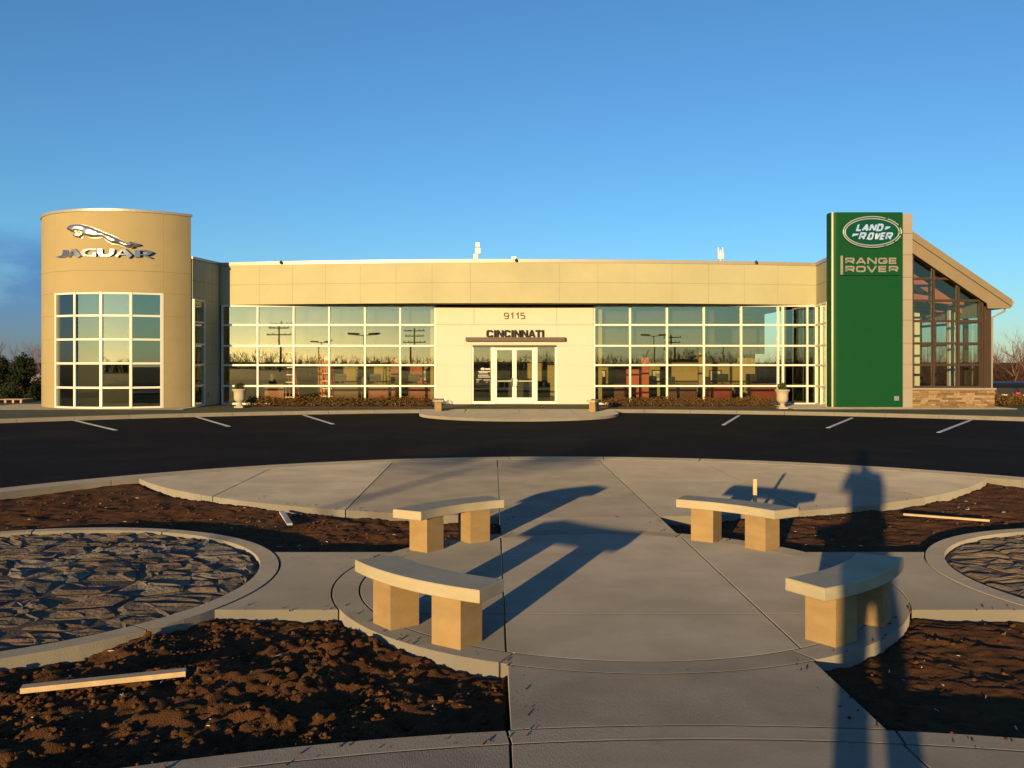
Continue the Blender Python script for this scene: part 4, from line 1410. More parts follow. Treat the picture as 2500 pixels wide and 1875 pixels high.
# roof antennas, box and small cameras on the parapet
def antenna(u, label, two):
    Y_ = 38.3
    x = PX(u, Y_)
    t = thing('roof_antenna', label, 'antenna', (x, Y_, 5.9), 'white antennas on the showroom roof')
    k = Y_ / FPX
    mb = MB(); mb.tube([(x, Y_, 5.2), (x, Y_, 6.5)], .03, 8); mb.build('mast', 'antenna', t)
    if two:
        for a, b, c, d in ((-.08, .09, 6.60, 6.80), (-.10, .12, 6.34, 6.56), (-.17, -.06, 6.12, 6.32)):
            mb = MB(); mb.box(x + a, x + b, Y_ - .09, Y_ + .05, c, d); mb.build('antenna_panel', 'antenna', t)
        mb = MB(); mb.tube([(x, Y_, 6.4), (x, Y_, 6.75)], .025, 6); mb.build('upper_mast', 'antenna', t)
    else:
        mb = MB(); mb.box(x - .12, x + .12, Y_ - .07, Y_ + .04, 6.12, 6.36); mb.build('antenna_panel', 'antenna', t)
        for s in (-.09, .09):
            mb = MB(); mb.tube([(x + s, Y_, 6.3), (x + s, Y_, 6.6)], .025, 6); mb.build('whip', 'antenna', t)
antenna(1166, 'white stacked three box antenna on the roof left of the doors', True)
antenna(1759, 'white box antenna with two short whips on the right part of the roof', False)
t = thing('roof_box', 'small white equipment box at the parapet above the entrance', 'roof box', (PX(1255, 37.4), 37.4, 5.8))
mb = MB(); mb.box(PX(1249, 37.4), PX(1260.5, 37.4), 37.3, 37.5, 5.93, 6.11); mb.build('box_body', 'antenna', t)
mb = MB(); mb.box(PX(1252, 37.4), PX(1256, 37.4), 37.35, 37.45, 5.7, 5.93); mb.build('box_foot', 'antenna', t)
for u, lab in ((681.5, 'small dark ball camera on the parapet left of the antenna'), (1260, 'small dark ball camera on the parapet over the entrance'), (1851, 'small dark ball camera on the parapet near the pylon')):
    x = PX(u, 37.0); y = fy(x) - .09
    t = thing('parapet_camera', lab, 'camera', (x, y, 5.85), 'ball cameras along the parapet')
    mb = MB(); mb.lathe([(.01, -.065), (.045, -.045), (.065, 0), (.045, .045), (.01, .065)], (x, y - .03, 5.86), 10); mb.build('camera_ball', 'black', t, smooth=True)
    mb = MB(); mb.box(x - .02, x + .02, y - .01, y + .1, 5.90, 5.95); mb.build('bracket', 'black', t)

# ------------------------------------------------------------------ stone benches
def make_bench():
    """curved bench; local origin at the circle's centre, bench centred on local +X at radius ~2.1"""
    t = thing('stone_bench', 'x', 'bench', (0, 0, 0), 'curved limestone benches')
    ri, ro, ha, z0, z1 = 1.95, 2.28, R(16.3), .335, .42
    n_ = 24
    def ring(dr, da, z):
        return [((ro - dr) * math.cos(a), (ro - dr) * math.sin(a), z) for a in np.linspace(-ha + da, ha - da, n_)] + \
               [((ri + dr) * math.cos(a), (ri + dr) * math.sin(a), z) for a in np.linspace(ha - da, -ha + da, n_)]
    c = .005
    rings = [ring(c, c / 2, z0), ring(0, 0, z0 + c), ring(0, 0, z1 - c), ring(c, c / 2, z1)]
    m_ = 2 * n_
    vs = [p for r in rings for p in r]
    fs = [tuple(range(m_ - 1, -1, -1)), tuple(3 * m_ + i for i in range(m_))]
    for k in range(3):
        for i in range(m_):
            j = (i + 1) % m_
            fs.append((k * m_ + i, k * m_ + j, (k + 1) * m_ + j, (k + 1) * m_ + i))
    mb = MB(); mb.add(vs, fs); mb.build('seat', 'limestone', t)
    for s in (-1, 1):
        a = s * R(8.6)
        ca, sa = math.cos(a), math.sin(a)
        mb = MB()
        e = .004
        for (lo, hi, x0, x1, y0, y1) in ((0, .334, -.115, .115, -.12, .12),):
            xf = lambda x, y, z: (2.10 * ca + x * ca - y * sa, 2.10 * sa + x * sa + y * ca, z)
            mb.box(x0, x1, y0, y1, lo, hi, xf)
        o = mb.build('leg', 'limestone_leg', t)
    return t
bench0 = make_bench()
spots = [(226.5, 'pale curved stone bench nearest the camera at left, shadow across the walk'),
         (134.5, 'curved stone bench on the far left of the round plaza beside the dark soil'),
         (47.5, 'curved stone bench on the far right of the round plaza with a yellow stake behind'),
         (316, 'curved stone bench at the near right, crossed by the shadow of the photographer')]
for i, (a, lab) in enumerate(spots):
    o = bench0 if i == 0 else copy_tree(bench0, (0, 0, 0))
    o.location = (CX, CY, .001); o.rotation_euler = (0, 0, R(a)); o['label'] = lab
for (x, y, a, lab) in ((-2.74, 33.7, 183, 'small stone bench standing left of the entrance doors'), (3.02, 33.3, -14, 'small stone bench standing right of the entrance doors')):
    o = copy_tree(bench0, (x - 2.1 * math.cos(R(a)), y - 2.1 * math.sin(R(a)), .037), R(a), 1.0, lab)

# ------------------------------------------------------------------ loose timber
def sz_(x, y): return float(soil_h(np.array([x]), np.array([y]))[0])
def board(name, label, p0, p1, w, h, mat, lift=.02):
    p0, p1 = Vector(p0), Vector(p1)
    d = p1 - p0; L_ = d.length; d.normalize()
    s = Vector((-d.y, d.x, 0)).normalized(); u = d.cross(s)
    if u.z < 0: u = -u
    mb = MB()
    xf = lambda x, y, z: p0 + d * x + s * y + u * z
    n_ = 6
    for k in range(1):
        mb.box(0, L_, -w / 2, w / 2, 0, h, lambda x, y, z: tuple(xf(x, y, z)))
    o = mb.build(name, mat)
    return tag(o, label, 'timber')
board('timber_board', 'long pale lumber board lying on the turned earth at lower left', (-2.76, 5.16, -.01), (-1.92, 5.40, .005), .07, .03, 'lumber')
board('timber_offcut', 'short whitish board lying on soil left of the far benches', (-2.90, 11.55, -.06), (-2.58, 10.65, -.055), .06, .025, 'paper')
board('timber_strip', 'thin wooden strip lying on soil beside the right stone circle', (4.78, 11.2, -.03), (5.60, 10.75, -.03), .035, .025, 'lumber')
t = thing('survey_stake', 'yellow wooden stake standing upright behind the far right bench', 'stake', (2.85, 10.75, -.09))
mb = MB(); mb.box(2.825, 2.868, 10.74, 10.76, .12, .47); mb.build('stake_top', 'stake_yellow', t)
mb = MB(); mb.box(2.828, 2.865, 10.742, 10.758, -.2, .12); mb.build('stake_foot', 'wood_grey', t)

# ------------------------------------------------------------------ leafy plants
def leaf_mesh(name, n, shape, size, mat, seed, inner=.55):
    """n small leaves spread through a volume; shape(dir, rg) -> point"""
    rg = np.random.default_rng(seed)
    P = np.array([shape(rg) for _ in range(n)])
    a = rg.normal(size=(n, 3)); a /= np.linalg.norm(a, axis=1)[:, None]
    b = rg.normal(size=(n, 3)); b -= (b * a).sum(1)[:, None] * a; b /= np.linalg.norm(b, axis=1)[:, None]
    s = size * (.6 + .8 * rg.random((n, 1)))
    V = np.stack([P - a * s, P + b * s * .55, P + a * s, P - b * s * .55], 1).reshape(-1, 3)
    F = np.arange(4 * n).reshape(n, 4)
    me = bpy.data.meshes.new(name)
    me.from_pydata([tuple(p) for p in V], [], [tuple(int(i) for i in f) for f in F])
    me.materials.append(MATS[mat])
    return me
def blob(rx, ry, rz, seed=0, lump=.25):
    def f(rg):
        d = rg.normal(size=3); d /= np.linalg.norm(d)
        k = rg.random() ** .4
        k *= 1 + lump * math.sin(5 * d[0] + seed) * math.sin(4 * d[1] + 2 * seed)
        return np.array([d[0] * rx * k, d[1] * ry * k, rz + d[2] * rz * k])
    return f
shrub_me = [leaf_mesh('foliage', 700, blob(.42, .30, .20, s), .032, 'shrub', 20 + s) for s in range(3)]
ORD = ['first', 'second', 'third', 'fourth', 'fifth', 'sixth', 'seventh', 'eighth', 'ninth', 'tenth', 'eleventh', 'twelfth', 'thirteenth']
def shrub_row(u0, u1, v, n, label, group, seed):
    rnd = random.Random(seed)
    for i in range(n):
        u = u0 + (u1 - u0) * (i + .5) / n
        Y_ = 36.3 + rnd.uniform(-.08, .08)
        x = PX(u, Y_)
        t = thing('hedge_shrub', label % ORD[i], 'shrub', (x, Y_, .05), group)
        o = put('foliage', shrub_me[i % 3], (x, Y_, .07), t)
        o.scale = (1.15 * rnd.uniform(.9, 1.1), 1, rnd.uniform(.85, 1.1)); o.rotation_euler = (0, 0, rnd.uniform(0, .6))
        mb = MB()
        for k in range(4):
            mb.tube([(x + rnd.uniform(-.05, .05), Y_ + rnd.uniform(-.05, .05), .04), (x + rnd.uniform(-.25, .25), Y_ + rnd.uniform(-.15, .15), .30)], [.012, .005], 4)
        mb.build('stems', 'bark', t)
shrub_row(606, 1050, 0, 13, 'low brownish shrub, %s from the left in the row left of the entrance', 'shrubs in the row left of the entrance', 1)
shrub_row(1478, 1893, 0, 12, 'low brownish shrub, %s from the left in the row right of the entrance', 'shrubs in the row right of the entrance', 2)
# planting bed below the rows
for nm, a, b in (('planting_bed', 600, 1056), ('planting_bed', 1470, 1898)):
    mb = MB(); mb.box(PX(a, 36.3), PX(b, 36.3), 35.75, 37.7, .0, .075); structure(mb.build(nm, 'soil'))

def urn(x, y, label):
    t = thing('planter_urn', label, 'planter', (x, y, ZB - .02), 'pale stone urns at the glass walls')
    mb = MB()
    mb.box(x - .17, x + .17, y - .17, y + .17, ZB - .02, ZB + .04)
    mb.build('plinth', 'urn_stone', t)
    mb = MB()
    mb.lathe([(.14, .0), (.15, .025), (.10, .06), (.075, .10), (.09, .14), (.16, .19), (.205, .25), (.215, .32), (.212, .46), (.225, .54), (.26, .60), (.285, .63), (.285, .66), (.25, .67), (.22, .62), (.05, .6)], (x, y, ZB + .041), 28)
    mb.build('urn_body', 'urn_stone', t, smooth=True)
    o = put('plant', leaf_mesh('plant', 420, blob(.17, .17, .15, 1), .032, 'topiary', 31), (x, y, ZB + .66), t)
    mb = MB(); mb.tube([(x, y, ZB + .62), (x + .01, y, ZB + .85)], [.015, .008], 5); mb.build('stem', 'bark', t)
urn(PX(585, 35.4), 35.4, 'pale stone urn with a small plant at the left glass wall')
urn(PX(1910, 34.6), 34.6, 'pale stone urn with a small plant at the right glass wall near the pylon')

# rounded bushes right of the stone plinth
for i, (x, y, sx_, lab) in enumerate(((18.9, 37.2, 1.0, 'round olive bush against the end of the stone plinth'), (19.75, 36.6, 1.15, 'second round olive bush right of the stone plinth, before the dark cars'), (20.75, 37.0, 1.1, 'rightmost round olive bush at the edge of the photo before the dark cars'))):
    t = thing('round_bush', lab, 'bush', (x, y, .05), 'olive bushes right of the glass hall')
    o = put('foliage', leaf_mesh('foliage', 900, blob(.55, .5, .24, i), .05, 'shrub', 40 + i), (x, y, .06), t)
    o.scale = (sx_, 1, 1)
    mb = MB()
    for k in range(4): mb.tube([(x, y, .0), (x + random.uniform(-.3, .3), y + random.uniform(-.2, .2), .4)], [.02, .008], 4)
    mb.build('stems', 'bark', t)

# ------------------------------------------------------------------ trees
def bare_tree(name, seed, h=7.0, spread=.55):
    rnd = random.Random(seed)
    low, high = MB(), MB()
    def grow(p, d, L_, r, lev):
        n_ = 3
        pts, rads = [p], [r]
        q = p.copy(); dd = d.copy()
        for k in range(n_):
            dd = (dd + Vector((rnd.uniform(-.18, .18), rnd.uniform(-.18, .18), rnd.uniform(-.04, .14)))).normalized()
            q = q + dd * (L_ / n_)
            pts.append(q.copy()); rads.append(r * (1 - .45 * (k + 1) / n_))
        (low if lev < 2 else high).tube(pts, rads, 5 if lev < 2 else 3, caps=False)
        if lev >= 5: return
        kids = 3 if lev < 4 else 3
        for k in range(kids + (1 if lev == 0 else 0)):
            f = rnd.uniform(.45, 1.0) if k else 1.0
            b = pts[0].lerp(pts[-1], f) if f < 1 else pts[-1]
            i_ = min(n_ - 1, int(f * n_)); b = pts[i_].lerp(pts[min(n_, i_ + 1)], f * n_ - i_) if f < 1 else pts[-1]
            a = rnd.uniform(0, 6.28)
            s = spread * rnd.uniform(.6, 1.4)
            nd = (dd + Vector((math.cos(a) * s, math.sin(a) * s, rnd.uniform(-.1, .25)))).normalized()
            grow(b, nd, L_ * rnd.uniform(.58, .80), max(.006, r * .52), lev + 1)
    grow(Vector((0, 0, -.2)), Vector((0, 0, 1)), h * .30, h * .017, 0)
    t = thing(name, 'x', 'tree', (0, 0, 0))
    low.build('trunk', 'bark', t, origin=(0, 0, 0)); high.build('crown', 'twig', t, origin=(0, 0, 0))
    return t
tz = lambda x, y: float(terr_z(np.array(x), np.array(y)))
protos = [bare_tree('bare_tree', s, 7.5, sp) for s, sp in ((3, .55), (8, .7), (15, .5))]
used = [False] * 3
def plant(k, x, y, sc, lab, grp):
    if not used[k]:
        o = protos[k]; used[k] = True
        o.location = (x, y, tz(x, y)); o.scale = (sc,) * 3; o.rotation_euler = (0, 0, random.uniform(0, 6)); o['label'] = lab
    else:
        o = copy_tree(protos[k], (x, y, tz(x, y)), random.uniform(0, 6), sc, lab)
    o['group'] = grp
# right, beyond the car rows
plant(0, PX(2480, 74), 74, .92, 'tall bare tree with a pale trunk above the parked cars', 'bare trees right of the building')
plant(1, PX(2512, 66), 66, 1.0, 'bare tree whose crown is cut off by the right photo edge', 'bare trees right of the building')
plant(2, PX(2437, 92), 92, .75, 'smaller bare tree right of the glass hall corner post', 'bare trees right of the building')
plant(1, PX(2405, 84), 84, .85, 'bare tree standing behind the brown corner post of the glass hall', 'bare trees right of the building')
plant(0, PX(2335, 96), 96, .95, 'bare tree seen through the middle of the glass gable', 'bare trees right of the building')
plant(2, PX(2270, 90), 90, .95, 'bare tree seen through the left part of the glass gable', 'bare trees right of the building')
# left
plant(2, PX(-6, 62), 62, .80, 'bare tree rising behind the dark evergreen at the left photo edge', 'bare trees left of the tower')
plant(1, PX(112, 64), 64, .90, 'bare tree half hidden behind the left side of the tower', 'bare trees left of the tower')
# behind the photographer, seen mirrored in the glass
for i in range(13):
    u = -70 + i * 10.5 + random.uniform(-3, 3)
    plant(i % 3, (u - 20) * 1.3, -140 - random.uniform(0, 50), random.uniform(.55, .85), 'bare tree across the street, mirrored in the showroom glass, %s of the far row' % ORD[i], 'bare trees mirrored in the glass')

def thicket(name, n, xr, yr, hr, label, seed, thick=1.0):
    rg = np.random.default_rng(seed)
    x = rg.uniform(*xr, n); y = rg.uniform(*yr, n)
    h = rg.uniform(*hr, n) * ((.55 + .6 * vnoise(x * .25, y * .25, 3)) if thick < 2 else (.15 + 1.1 * vnoise(x * .09, y * .09, 3)))
    z = terr_z(x, y)
    vv, ff = [], []
    base = 0
    for k in range(n):
        r = rg.uniform(.012, .03) * thick
        d = rg.normal(size=2) * .35 * h[k]
        p = [np.array([x[k], y[k], z[k] - .1]), np.array([x[k] + d[0] * .35, y[k] + d[1] * .35, z[k] + h[k] * .55]), np.array([x[k] + d[0], y[k] + d[1], z[k] + h[k]])]
        br = [(p[0], p[1], p[2])]
        for j in range(5):
            f = rg.uniform(.2, .9)
            s = p[0] + (p[2] - p[0]) * f
            e = s + np.array([rg.normal() * .35, rg.normal() * .35, rg.uniform(.1, .6)]) * h[k] * .35
            br.append((s, (s + e) / 2 + rg.normal(size=3) * .05, e))
        for (a, b, c) in br:
            for q, rr_ in ((a, r), (b, r * .7), (c, r * .25)):
                for t in range(3):
                    an = 2.094 * t
                    vv.append(q + np.array([math.cos(an) * rr_, math.sin(an) * rr_, 0]))
            for lv in range(2):
                for t in range(3):
                    t2 = (t + 1) % 3
                    ff.append((base + lv * 3 + t, base + lv * 3 + t2, base + lv * 3 + 3 + t2, base + lv * 3 + 3 + t))
            base += 9
    o = mesh_np(name, vv, ff, 'thicket', kind='stuff')
    return tag(o, label, 'brush')
thicket('thicket', 2600, (22, 62), (76, 92), (2.6, 4.4), 'reddish brown mass of leafless brush behind the parked cars', 51)
thicket('thicket', 1100, (-75, -20), (80, 100), (2.0, 3.6), 'distant brown brush line behind the dark evergreen at the left', 52)
thicket('thicket', 3200, (-130, 70), (-150, -128), (2.4, 4.6), 'low brown brush line across the street mirrored in the showroom glass', 53, 3.0)

# dark evergreen at the left edge
def evergreen(x, y, label, seed, h, rx):
    z0 = tz(x, y)
    t = thing('evergreen_tree', label, 'tree', (x, y, z0))
    rg0 = np.random.default_rng(seed)
    bl = []
    for k in range(46):
        f_ = rg0.random() ** .9
        a = rg0.uniform(0, 6.28); r = rx * (1 - .75 * f_) * rg0.uniform(.3, 1.0)
        bl.append((math.cos(a) * r, math.sin(a) * r, .25 + f_ * h * .92, rg0.uniform(.16, .42)))
    def f(rg):
        b = bl[rg.integers(len(bl))]
        d = rg.normal(size=3); d /= np.linalg.norm(d); d *= b[3] * rg.random() ** .45
        return np.array([b[0] + d[0], b[1] + d[1], b[2] + d[2] * 1.2])
    put('crown', leaf_mesh('crown', 9000, f, .055, 'evergreen', seed), (x, y, z0), t)
    mb = MB(); mb.tube([(x, y, z0 - .1), (x, y, z0 + h * .85)], [.11, .03], 7)
    for b in bl[:24]: mb.tube([(x, y, z0 + max(.1, b[2] - .4)), (x + b[0], y + b[1], z0 + b[2])], [.03, .01], 4)
    mb.build('trunk', 'bark', t)
evergreen(PX(52, 46), 46, 'dense dark evergreen standing left of the round tower', 61, 2.35, 1.35)
evergreen(PX(-2, 47), 47, 'dark evergreen cut off by the left photo edge', 62, 2.5, 1.3)

# distant pale shed at the left, pallet in front of the evergreen
t = thing('white_shed', 'pale low shed far behind, just left of the tower', 'shed', (PX(90, 120), 122, -1.3))
mb = MB(); mb.box(PX(70, 120), PX(125, 120), 120, 126, -1.35, -.4); mb.build('wall', 'house_white', t)
mb = MB(); a_, b_ = PX(69, 120), PX(126, 120)
mb.add([(a_, 119.7, -.4), (b_, 119.7, -.4), (b_, 123, .25), (a_, 123, .25), (a_, 126.3, -.4), (b_, 126.3, -.4)], [(0, 1, 2, 3), (3, 2, 5, 4), (0, 3, 4), (1, 5, 2), (0, 4, 5, 1)])
mb.build('roof', 'house_white', t)
mb = MB(); mb.box(PX(85, 120), PX(92, 120), 119.95, 120, -1.3, -.75); mb.build('door', 'grey_metal', t)
px0, px1, pyy = PX(-8, 39.5), PX(56, 39.5), 39.5
t = thing('wooden_pallet', 'weathered wooden pallet lying on the ground left of the tower', 'pallet', ((px0 + px1) / 2, pyy, -.05))
for i in range(6):
    y = pyy + i * .17
    piece('slat', 'wood_grey', ((px0 + px1) / 2, y, .20), (px1 - px0, .12, .025), t)
for i in range(4):
    x = px0 + .06 + (px1 - px0 - .12) * i / 3
    piece('runner', 'wood_grey', (x, pyy + .42, .095), (.09, .96, .18), t)

# ------------------------------------------------------------------ parked cars at the right
def make_car():
    t = thing('parked_car', 'x', 'car', (0, 0, 0), 'dark cars parked in the rear lot')
    # rear faces -Y; sections along y: (y, half width low, half width high, z sill, z belt, half roof width, z roof)
    secs = [(-2.30, .84, .84, .42, .95, .62, .98), (-2.24, .92, .92, .34, 1.02, .70, 1.35), (-1.95, .96, .95, .30, 1.06, .72, 1.66), (-1.2, .97, .96, .28, 1.05, .74, 1.74),
            (0.1, .97, .96, .28, 1.03, .73, 1.74), (.75, .97, .95, .28, 1.02, .68, 1.60), (1.35, .96, .92, .28, 1.00, .64, 1.06), (2.15, .92, .86, .32, .90, .60, .94), (2.35, .80, .74, .42, .76, .5, .78)]
    vs, fs = [], []
    for (y, wl0, wl1, zs, zb_, wr, zr_) in secs:
        half = [(wl0 * .9, zs), (wl0, zs + .15), (wl1, zb_), (wr, zr_ - .05), (wr * .8, zr_)]
        vs += [(x, y, z) for x, z in half] + [(-x, y, z) for x, z in half[::-1]]
    k = 10
    for i in range(len(secs) - 1):
        for j in range(k):
            j2 = (j + 1) % k
            fs.append((i * k + j, i * k + j2, (i + 1) * k + j2, (i + 1) * k + j))
    fs += [tuple(range(k)), tuple((len(secs) - 1) * k + j for j in range(k - 1, -1, -1))]
    mb = MB(); mb.add(vs, fs); mb.build('body', 'car_black', t, origin=(0, 0, 0))
    mb = MB(); mb.add([(-.68, -2.29, 1.06), (.68, -2.29, 1.06), (.60, -2.06, 1.58), (-.60, -2.06, 1.58)], [(0, 1, 2, 3)]); mb.build('rear_window', 'car_glass', t, origin=(0, 0, 0))
    for s in (-1, 1):
        mb = MB(); mb.box(s * .80 - .13, s * .80 + .13, -2.345, -2.22, .88, 1.04); mb.build('tail_light', 'tail_red', t, origin=(0, 0, 0))
        mb = MB(); mb.add([(s * .93, -1.7, 1.10), (s * .93, .55, 1.08), (s * .78, .35, 1.60), (s * .79, -1.6, 1.62)], [(0, 1, 2, 3)]); mb.build('side_window', 'car_glass', t, origin=(0, 0, 0))
        for y in (-1.45, 1.42):
            mb = MB()
            pr = [(.20, -.11), (.34, -.11), (.36, -.07), (.36, .07), (.34, .11), (.20, .11)]
            vs, fs = [], []
            kk = 18
            for r_, o_ in pr:
                for j in range(kk):
                    a = 2 * math.pi * j / kk
                    vs.append((s * .88 + o_, y + r_ * math.cos(a), .36 + r_ * math.sin(a)))
            for i in range(5):
                for j in range(kk):
                    fs.append((i * kk + j, i * kk + (j + 1) % kk, (i + 1) * kk + (j + 1) % kk, (i + 1) * kk + j))
            mb.add(vs, fs); wh = mb.build('wheel', 'tyre', t, origin=(0, 0, 0))
            mb = MB(); mb.tube([(s * .88 - s * .05, y, .36), (s * .88 + s * .09, y, .36)], .21, 14); mb.build('rim', 'chrome_soft', wh, origin=(0, 0, 0))
    mb = MB(); mb.box(-.25, .25, -2.36, -2.25, .80, .90); mb.build('number_plate', 'paper', t, origin=(0, 0, 0))
    mb = MB(); mb.box(-.88, .88, -2.38, -2.2, .42, .56); mb.build('bumper', 'car_black', t, origin=(0, 0, 0))
    for s in (-1, 1):
        mb = MB(); mb.box(s * 1.0 - .06, s * 1.0 + .06, .45, .62, 1.02, 1.16); mb.build('side_mirror', 'car_black', t, origin=(0, 0, 0))
    return t
car0 = make_car()
for i, (u, lab) in enumerate(((2430, 'dark car half hidden by the glass hall, with a red tail light'), (2478, 'dark car parked next in the row, seen from behind with red lights'), (2524, 'dark car at the very right edge of the photo'))):
    Y_ = 66.0
    x = PX(u, Y_)
    if i == 0: o = car0; o.location = (x, Y_, tz(x, Y_))
    else: o = copy_tree(car0, (x, Y_, tz(x, Y_)))
    o.rotation_euler = (0, 0, R(-12)); o['label'] = lab
mb = MB(); mb.prism([(22, 58), (70, 56), (72, 74), (22, 74)], -1.42, -1.30)
structure(mb.build('rear_car_park', 'asphalt'))

# ------------------------------------------------------------------ poles behind the photographer (mirrored in the glass)
def lamp_post(x, y, h, label):
    t = thing('lamp_post', label, 'lamp post', (x, y, -.1), 'twin lamp posts mirrored in the glass')
    mb = MB(); mb.lathe([(.3, -.1), (.3, .7), (.26, .75)], (x, y, 0), 14); mb.build('concrete_base', 'kerb', t)
    mb = MB(); mb.tube([(x, y, .7), (x, y, h)], [.10, .07], 8); mb.build('pole', 'pole_dark', t)
    for s in (-1, 1):
        mb = MB(); mb.tube([(x, y, h - .1), (x + s * .7, y, h + .02)], .05, 6); arm = mb.build('arm', 'pole_dark', t)
        mb = MB(); mb.prism_y([(x + s * .55, h - .08), (x + s * 1.75, h + .02), (x + s * 1.75, h + .24), (x + s * .55, h + .20)][::s], y - .28, y + .28); mb.build('lamp_head', 'pole_dark', t)
def mirror_at(u, v, yy):
    """place something at y = yy whose mirror image in the main glass shows at photo column u, height v"""
    Vd = GYW + (GYW - yy)
    return PX(u, Vd), PZ(v, Vd)
for (u, v, yy, lab) in ((887, 822, -26, 'twin headed lamp post mirrored left of the entrance, beside the white mullion'), (783, 838, -75, 'smaller twin headed lamp post mirrored in the third glass bay from the left'), (1592, 815, -45, 'twin headed lamp post mirrored in the second glass bay right of the entrance'), (1765, 842, -80, 'small twin headed lamp post mirrored in the fourth glass bay right of the entrance')):
    x, z = mirror_at(u, v, yy)
    lamp_post(x, yy, z, lab)
def utility_pole(u, v, yy, label):
    x, z = mirror_at(u, v, yy)
    t = thing('utility_pole', label, 'pole', (x, yy, -.1), 'utility poles mirrored in the glass')
    mb = MB(); mb.tube([(x, yy, -.3), (x, yy, z)], [.19, .13], 8); mb.build('pole', 'pole_wood', t)
    for k, dz in enumerate((.5, 1.5, 2.7)):
        w_ = (2.0, 1.8, 2.2)[k]
        mb = MB(); mb.box(x - w_, x + w_, yy - .08, yy + .08, z - dz - .10, z - dz + .08); ca = mb.build('crossarm', 'pole_wood', t)
        for s in (-.9, -.5, .5, .9):
            mb = MB(); mb.lathe([(.05, 0), (.08, .1), (.05, .25)], (x + s * w_, yy, z - dz + .08), 6); mb.build('insulator', 'pole_dark', ca)
utility_pole(687, 787, -88, 'utility pole with three crossarms mirrored in the second glass bay from the left')
utility_pole(1004, 800, -100, 'utility pole mirrored in the glass bay left of the white entrance')
utility_pole(1640, 812, -105, 'utility pole mirrored in the third glass bay right of the entrance')

# ------------------------------------------------------------------ people
def skin_body(name, joints, bones, parent, zones, origin):
    me = bpy.data.meshes.new(name)
    keys = list(joints)
    me.from_pydata([joints[k][0] for k in keys], [(keys.index(a), keys.index(b)) for a, b in bones], [])
    o = bpy.data.objects.new(name, me)
    COL.objects.link(o)
    md = o.modifiers.new('skin', 'SKIN')
    sk = me.skin_vertices[0].data
    for i, k in enumerate(keys):
        r = joints[k][1]
        sk[i].radius = r if isinstance(r, tuple) else (r, r)
        sk[i].use_root = (i == 0)
    md.use_smooth_shade = True
    sb = o.modifiers.new('sub', 'SUBSURF'); sb.levels = 2; sb.render_levels = 2
    dg = bpy.context.evaluated_depsgraph_get()
    m2 = bpy.data.meshes.new_from_object(o.evaluated_get(dg))
    bpy.data.objects.remove(o)
    m2.name = name
    for z in ('jacket', 'trousers', 'skin', 'black'): m2.materials.append(MATS[z])
    for p in m2.polygons: p.material_index = zones(p.center)
    for v in m2.vertices: v.co -= Vector(origin)
    return put(name, m2, origin, parent)
# the photographer, standing behind the lens with both arms raised
py_ = -.25
J = {'pelvis': ((0, py_, 1.04), (.215, .14)), 'waist': ((0, py_, 1.20), (.22, .13)), 'chest': ((0, py_ - .01, 1.46), (.255, .14)), 'neckb': ((0, py_ - .01, 1.67), (.10, .085)), 'neck': ((0, py_ + .005, 1.75), .060), 'jaw': ((0, py_ + .03, 1.815), (.070, .075)), 'head': ((0, py_ + .015, 1.91), (.084, .10)), 'crown': ((0, py_ + .0, 1.995), (.062, .072))}
B = [('pelvis', 'waist'), ('waist', 'chest'), ('chest', 'neckb'), ('neckb', 'neck'), ('neck', 'jaw'), ('jaw', 'head'), ('head', 'crown')]
for s, n_ in ((-1, 'l'), (1, 'r')):
    J.update({'hip' + n_: ((s * .11, py_, .95), .105), 'knee' + n_: ((s * .125, py_ + .01, .53), .092), 'ankle' + n_: ((s * .135, py_ - .01, .10), .068), 'toe' + n_: ((s * .155, py_ + .17, .045), (.045, .04)),
              'sho' + n_: ((s * .235, py_ + .0, 1.60), .085), 'elb' + n_: ((s * .27, py_ + .10, 1.40), .062), 'wri' + n_: ((s * .105, py_ + .19, 1.74), .036), 'palm' + n_: ((s * .088, py_ + .215, 1.80), (.03, .022))})
    B += [('pelvis', 'hip' + n_), ('hip' + n_, 'knee' + n_), ('knee' + n_, 'ankle' + n_), ('ankle' + n_, 'toe' + n_), ('chest', 'sho' + n_), ('sho' + n_, 'elb' + n_), ('elb' + n_, 'wri' + n_), ('wri' + n_, 'palm' + n_)]
    for k in range(4):
        a, b = 'f%d%s' % (k, n_), 'g%d%s' % (k, n_)
        J[a] = ((s * (.095 - .008 * k), py_ + .255 + .0 * k, 1.825 + .014 * (1.5 - k)), .009)
        J[b] = ((s * (.055 - .004 * k), py_ + .26, 1.825 + .016 * (1.5 - k)), .008)
        B += [('palm' + n_, a), (a, b)]
    J['t' + n_] = ((s * .065, py_ + .208, 1.80), .011); J['u' + n_] = ((s * .05, py_ + .215, 1.835), .009)
    B += [('palm' + n_, 't' + n_), ('t' + n_, 'u' + n_)]
ph = thing('person', 'person in dark jacket standing at the camera, seen only as the long shadow at right', 'person', (0, py_, 0))
def zone_p(c):
    if c.z > 1.715 and abs(c.x) < .1 and c.y < py_ + .14: return 2
    if c.z > 1.75 and c.y > py_ + .14: return 2
    if c.z < .085: return 3
    return 1 if c.z < 1.03 else 0
skin_body('body', J, B, ph, zone_p, (0, py_, 0))
mb = MB()
mb.lathe([(.0, .105), (.05, .10), (.08, .07), (.097, .02), (.098, -.03), (.085, -.07)], (0, py_ - .025, 1.935), 16)
mb.build('hair', 'hair', ph, smooth=True)
tp = thing('mobile_phone', 'slim dark phone held up in both hands by the photographer', 'phone', (0, -.02, 1.8))
mb = MB(); mb.box(-.07, .07, -.024, -.014, 1.79, 1.862); mb.build('phone_body', 'black', tp)
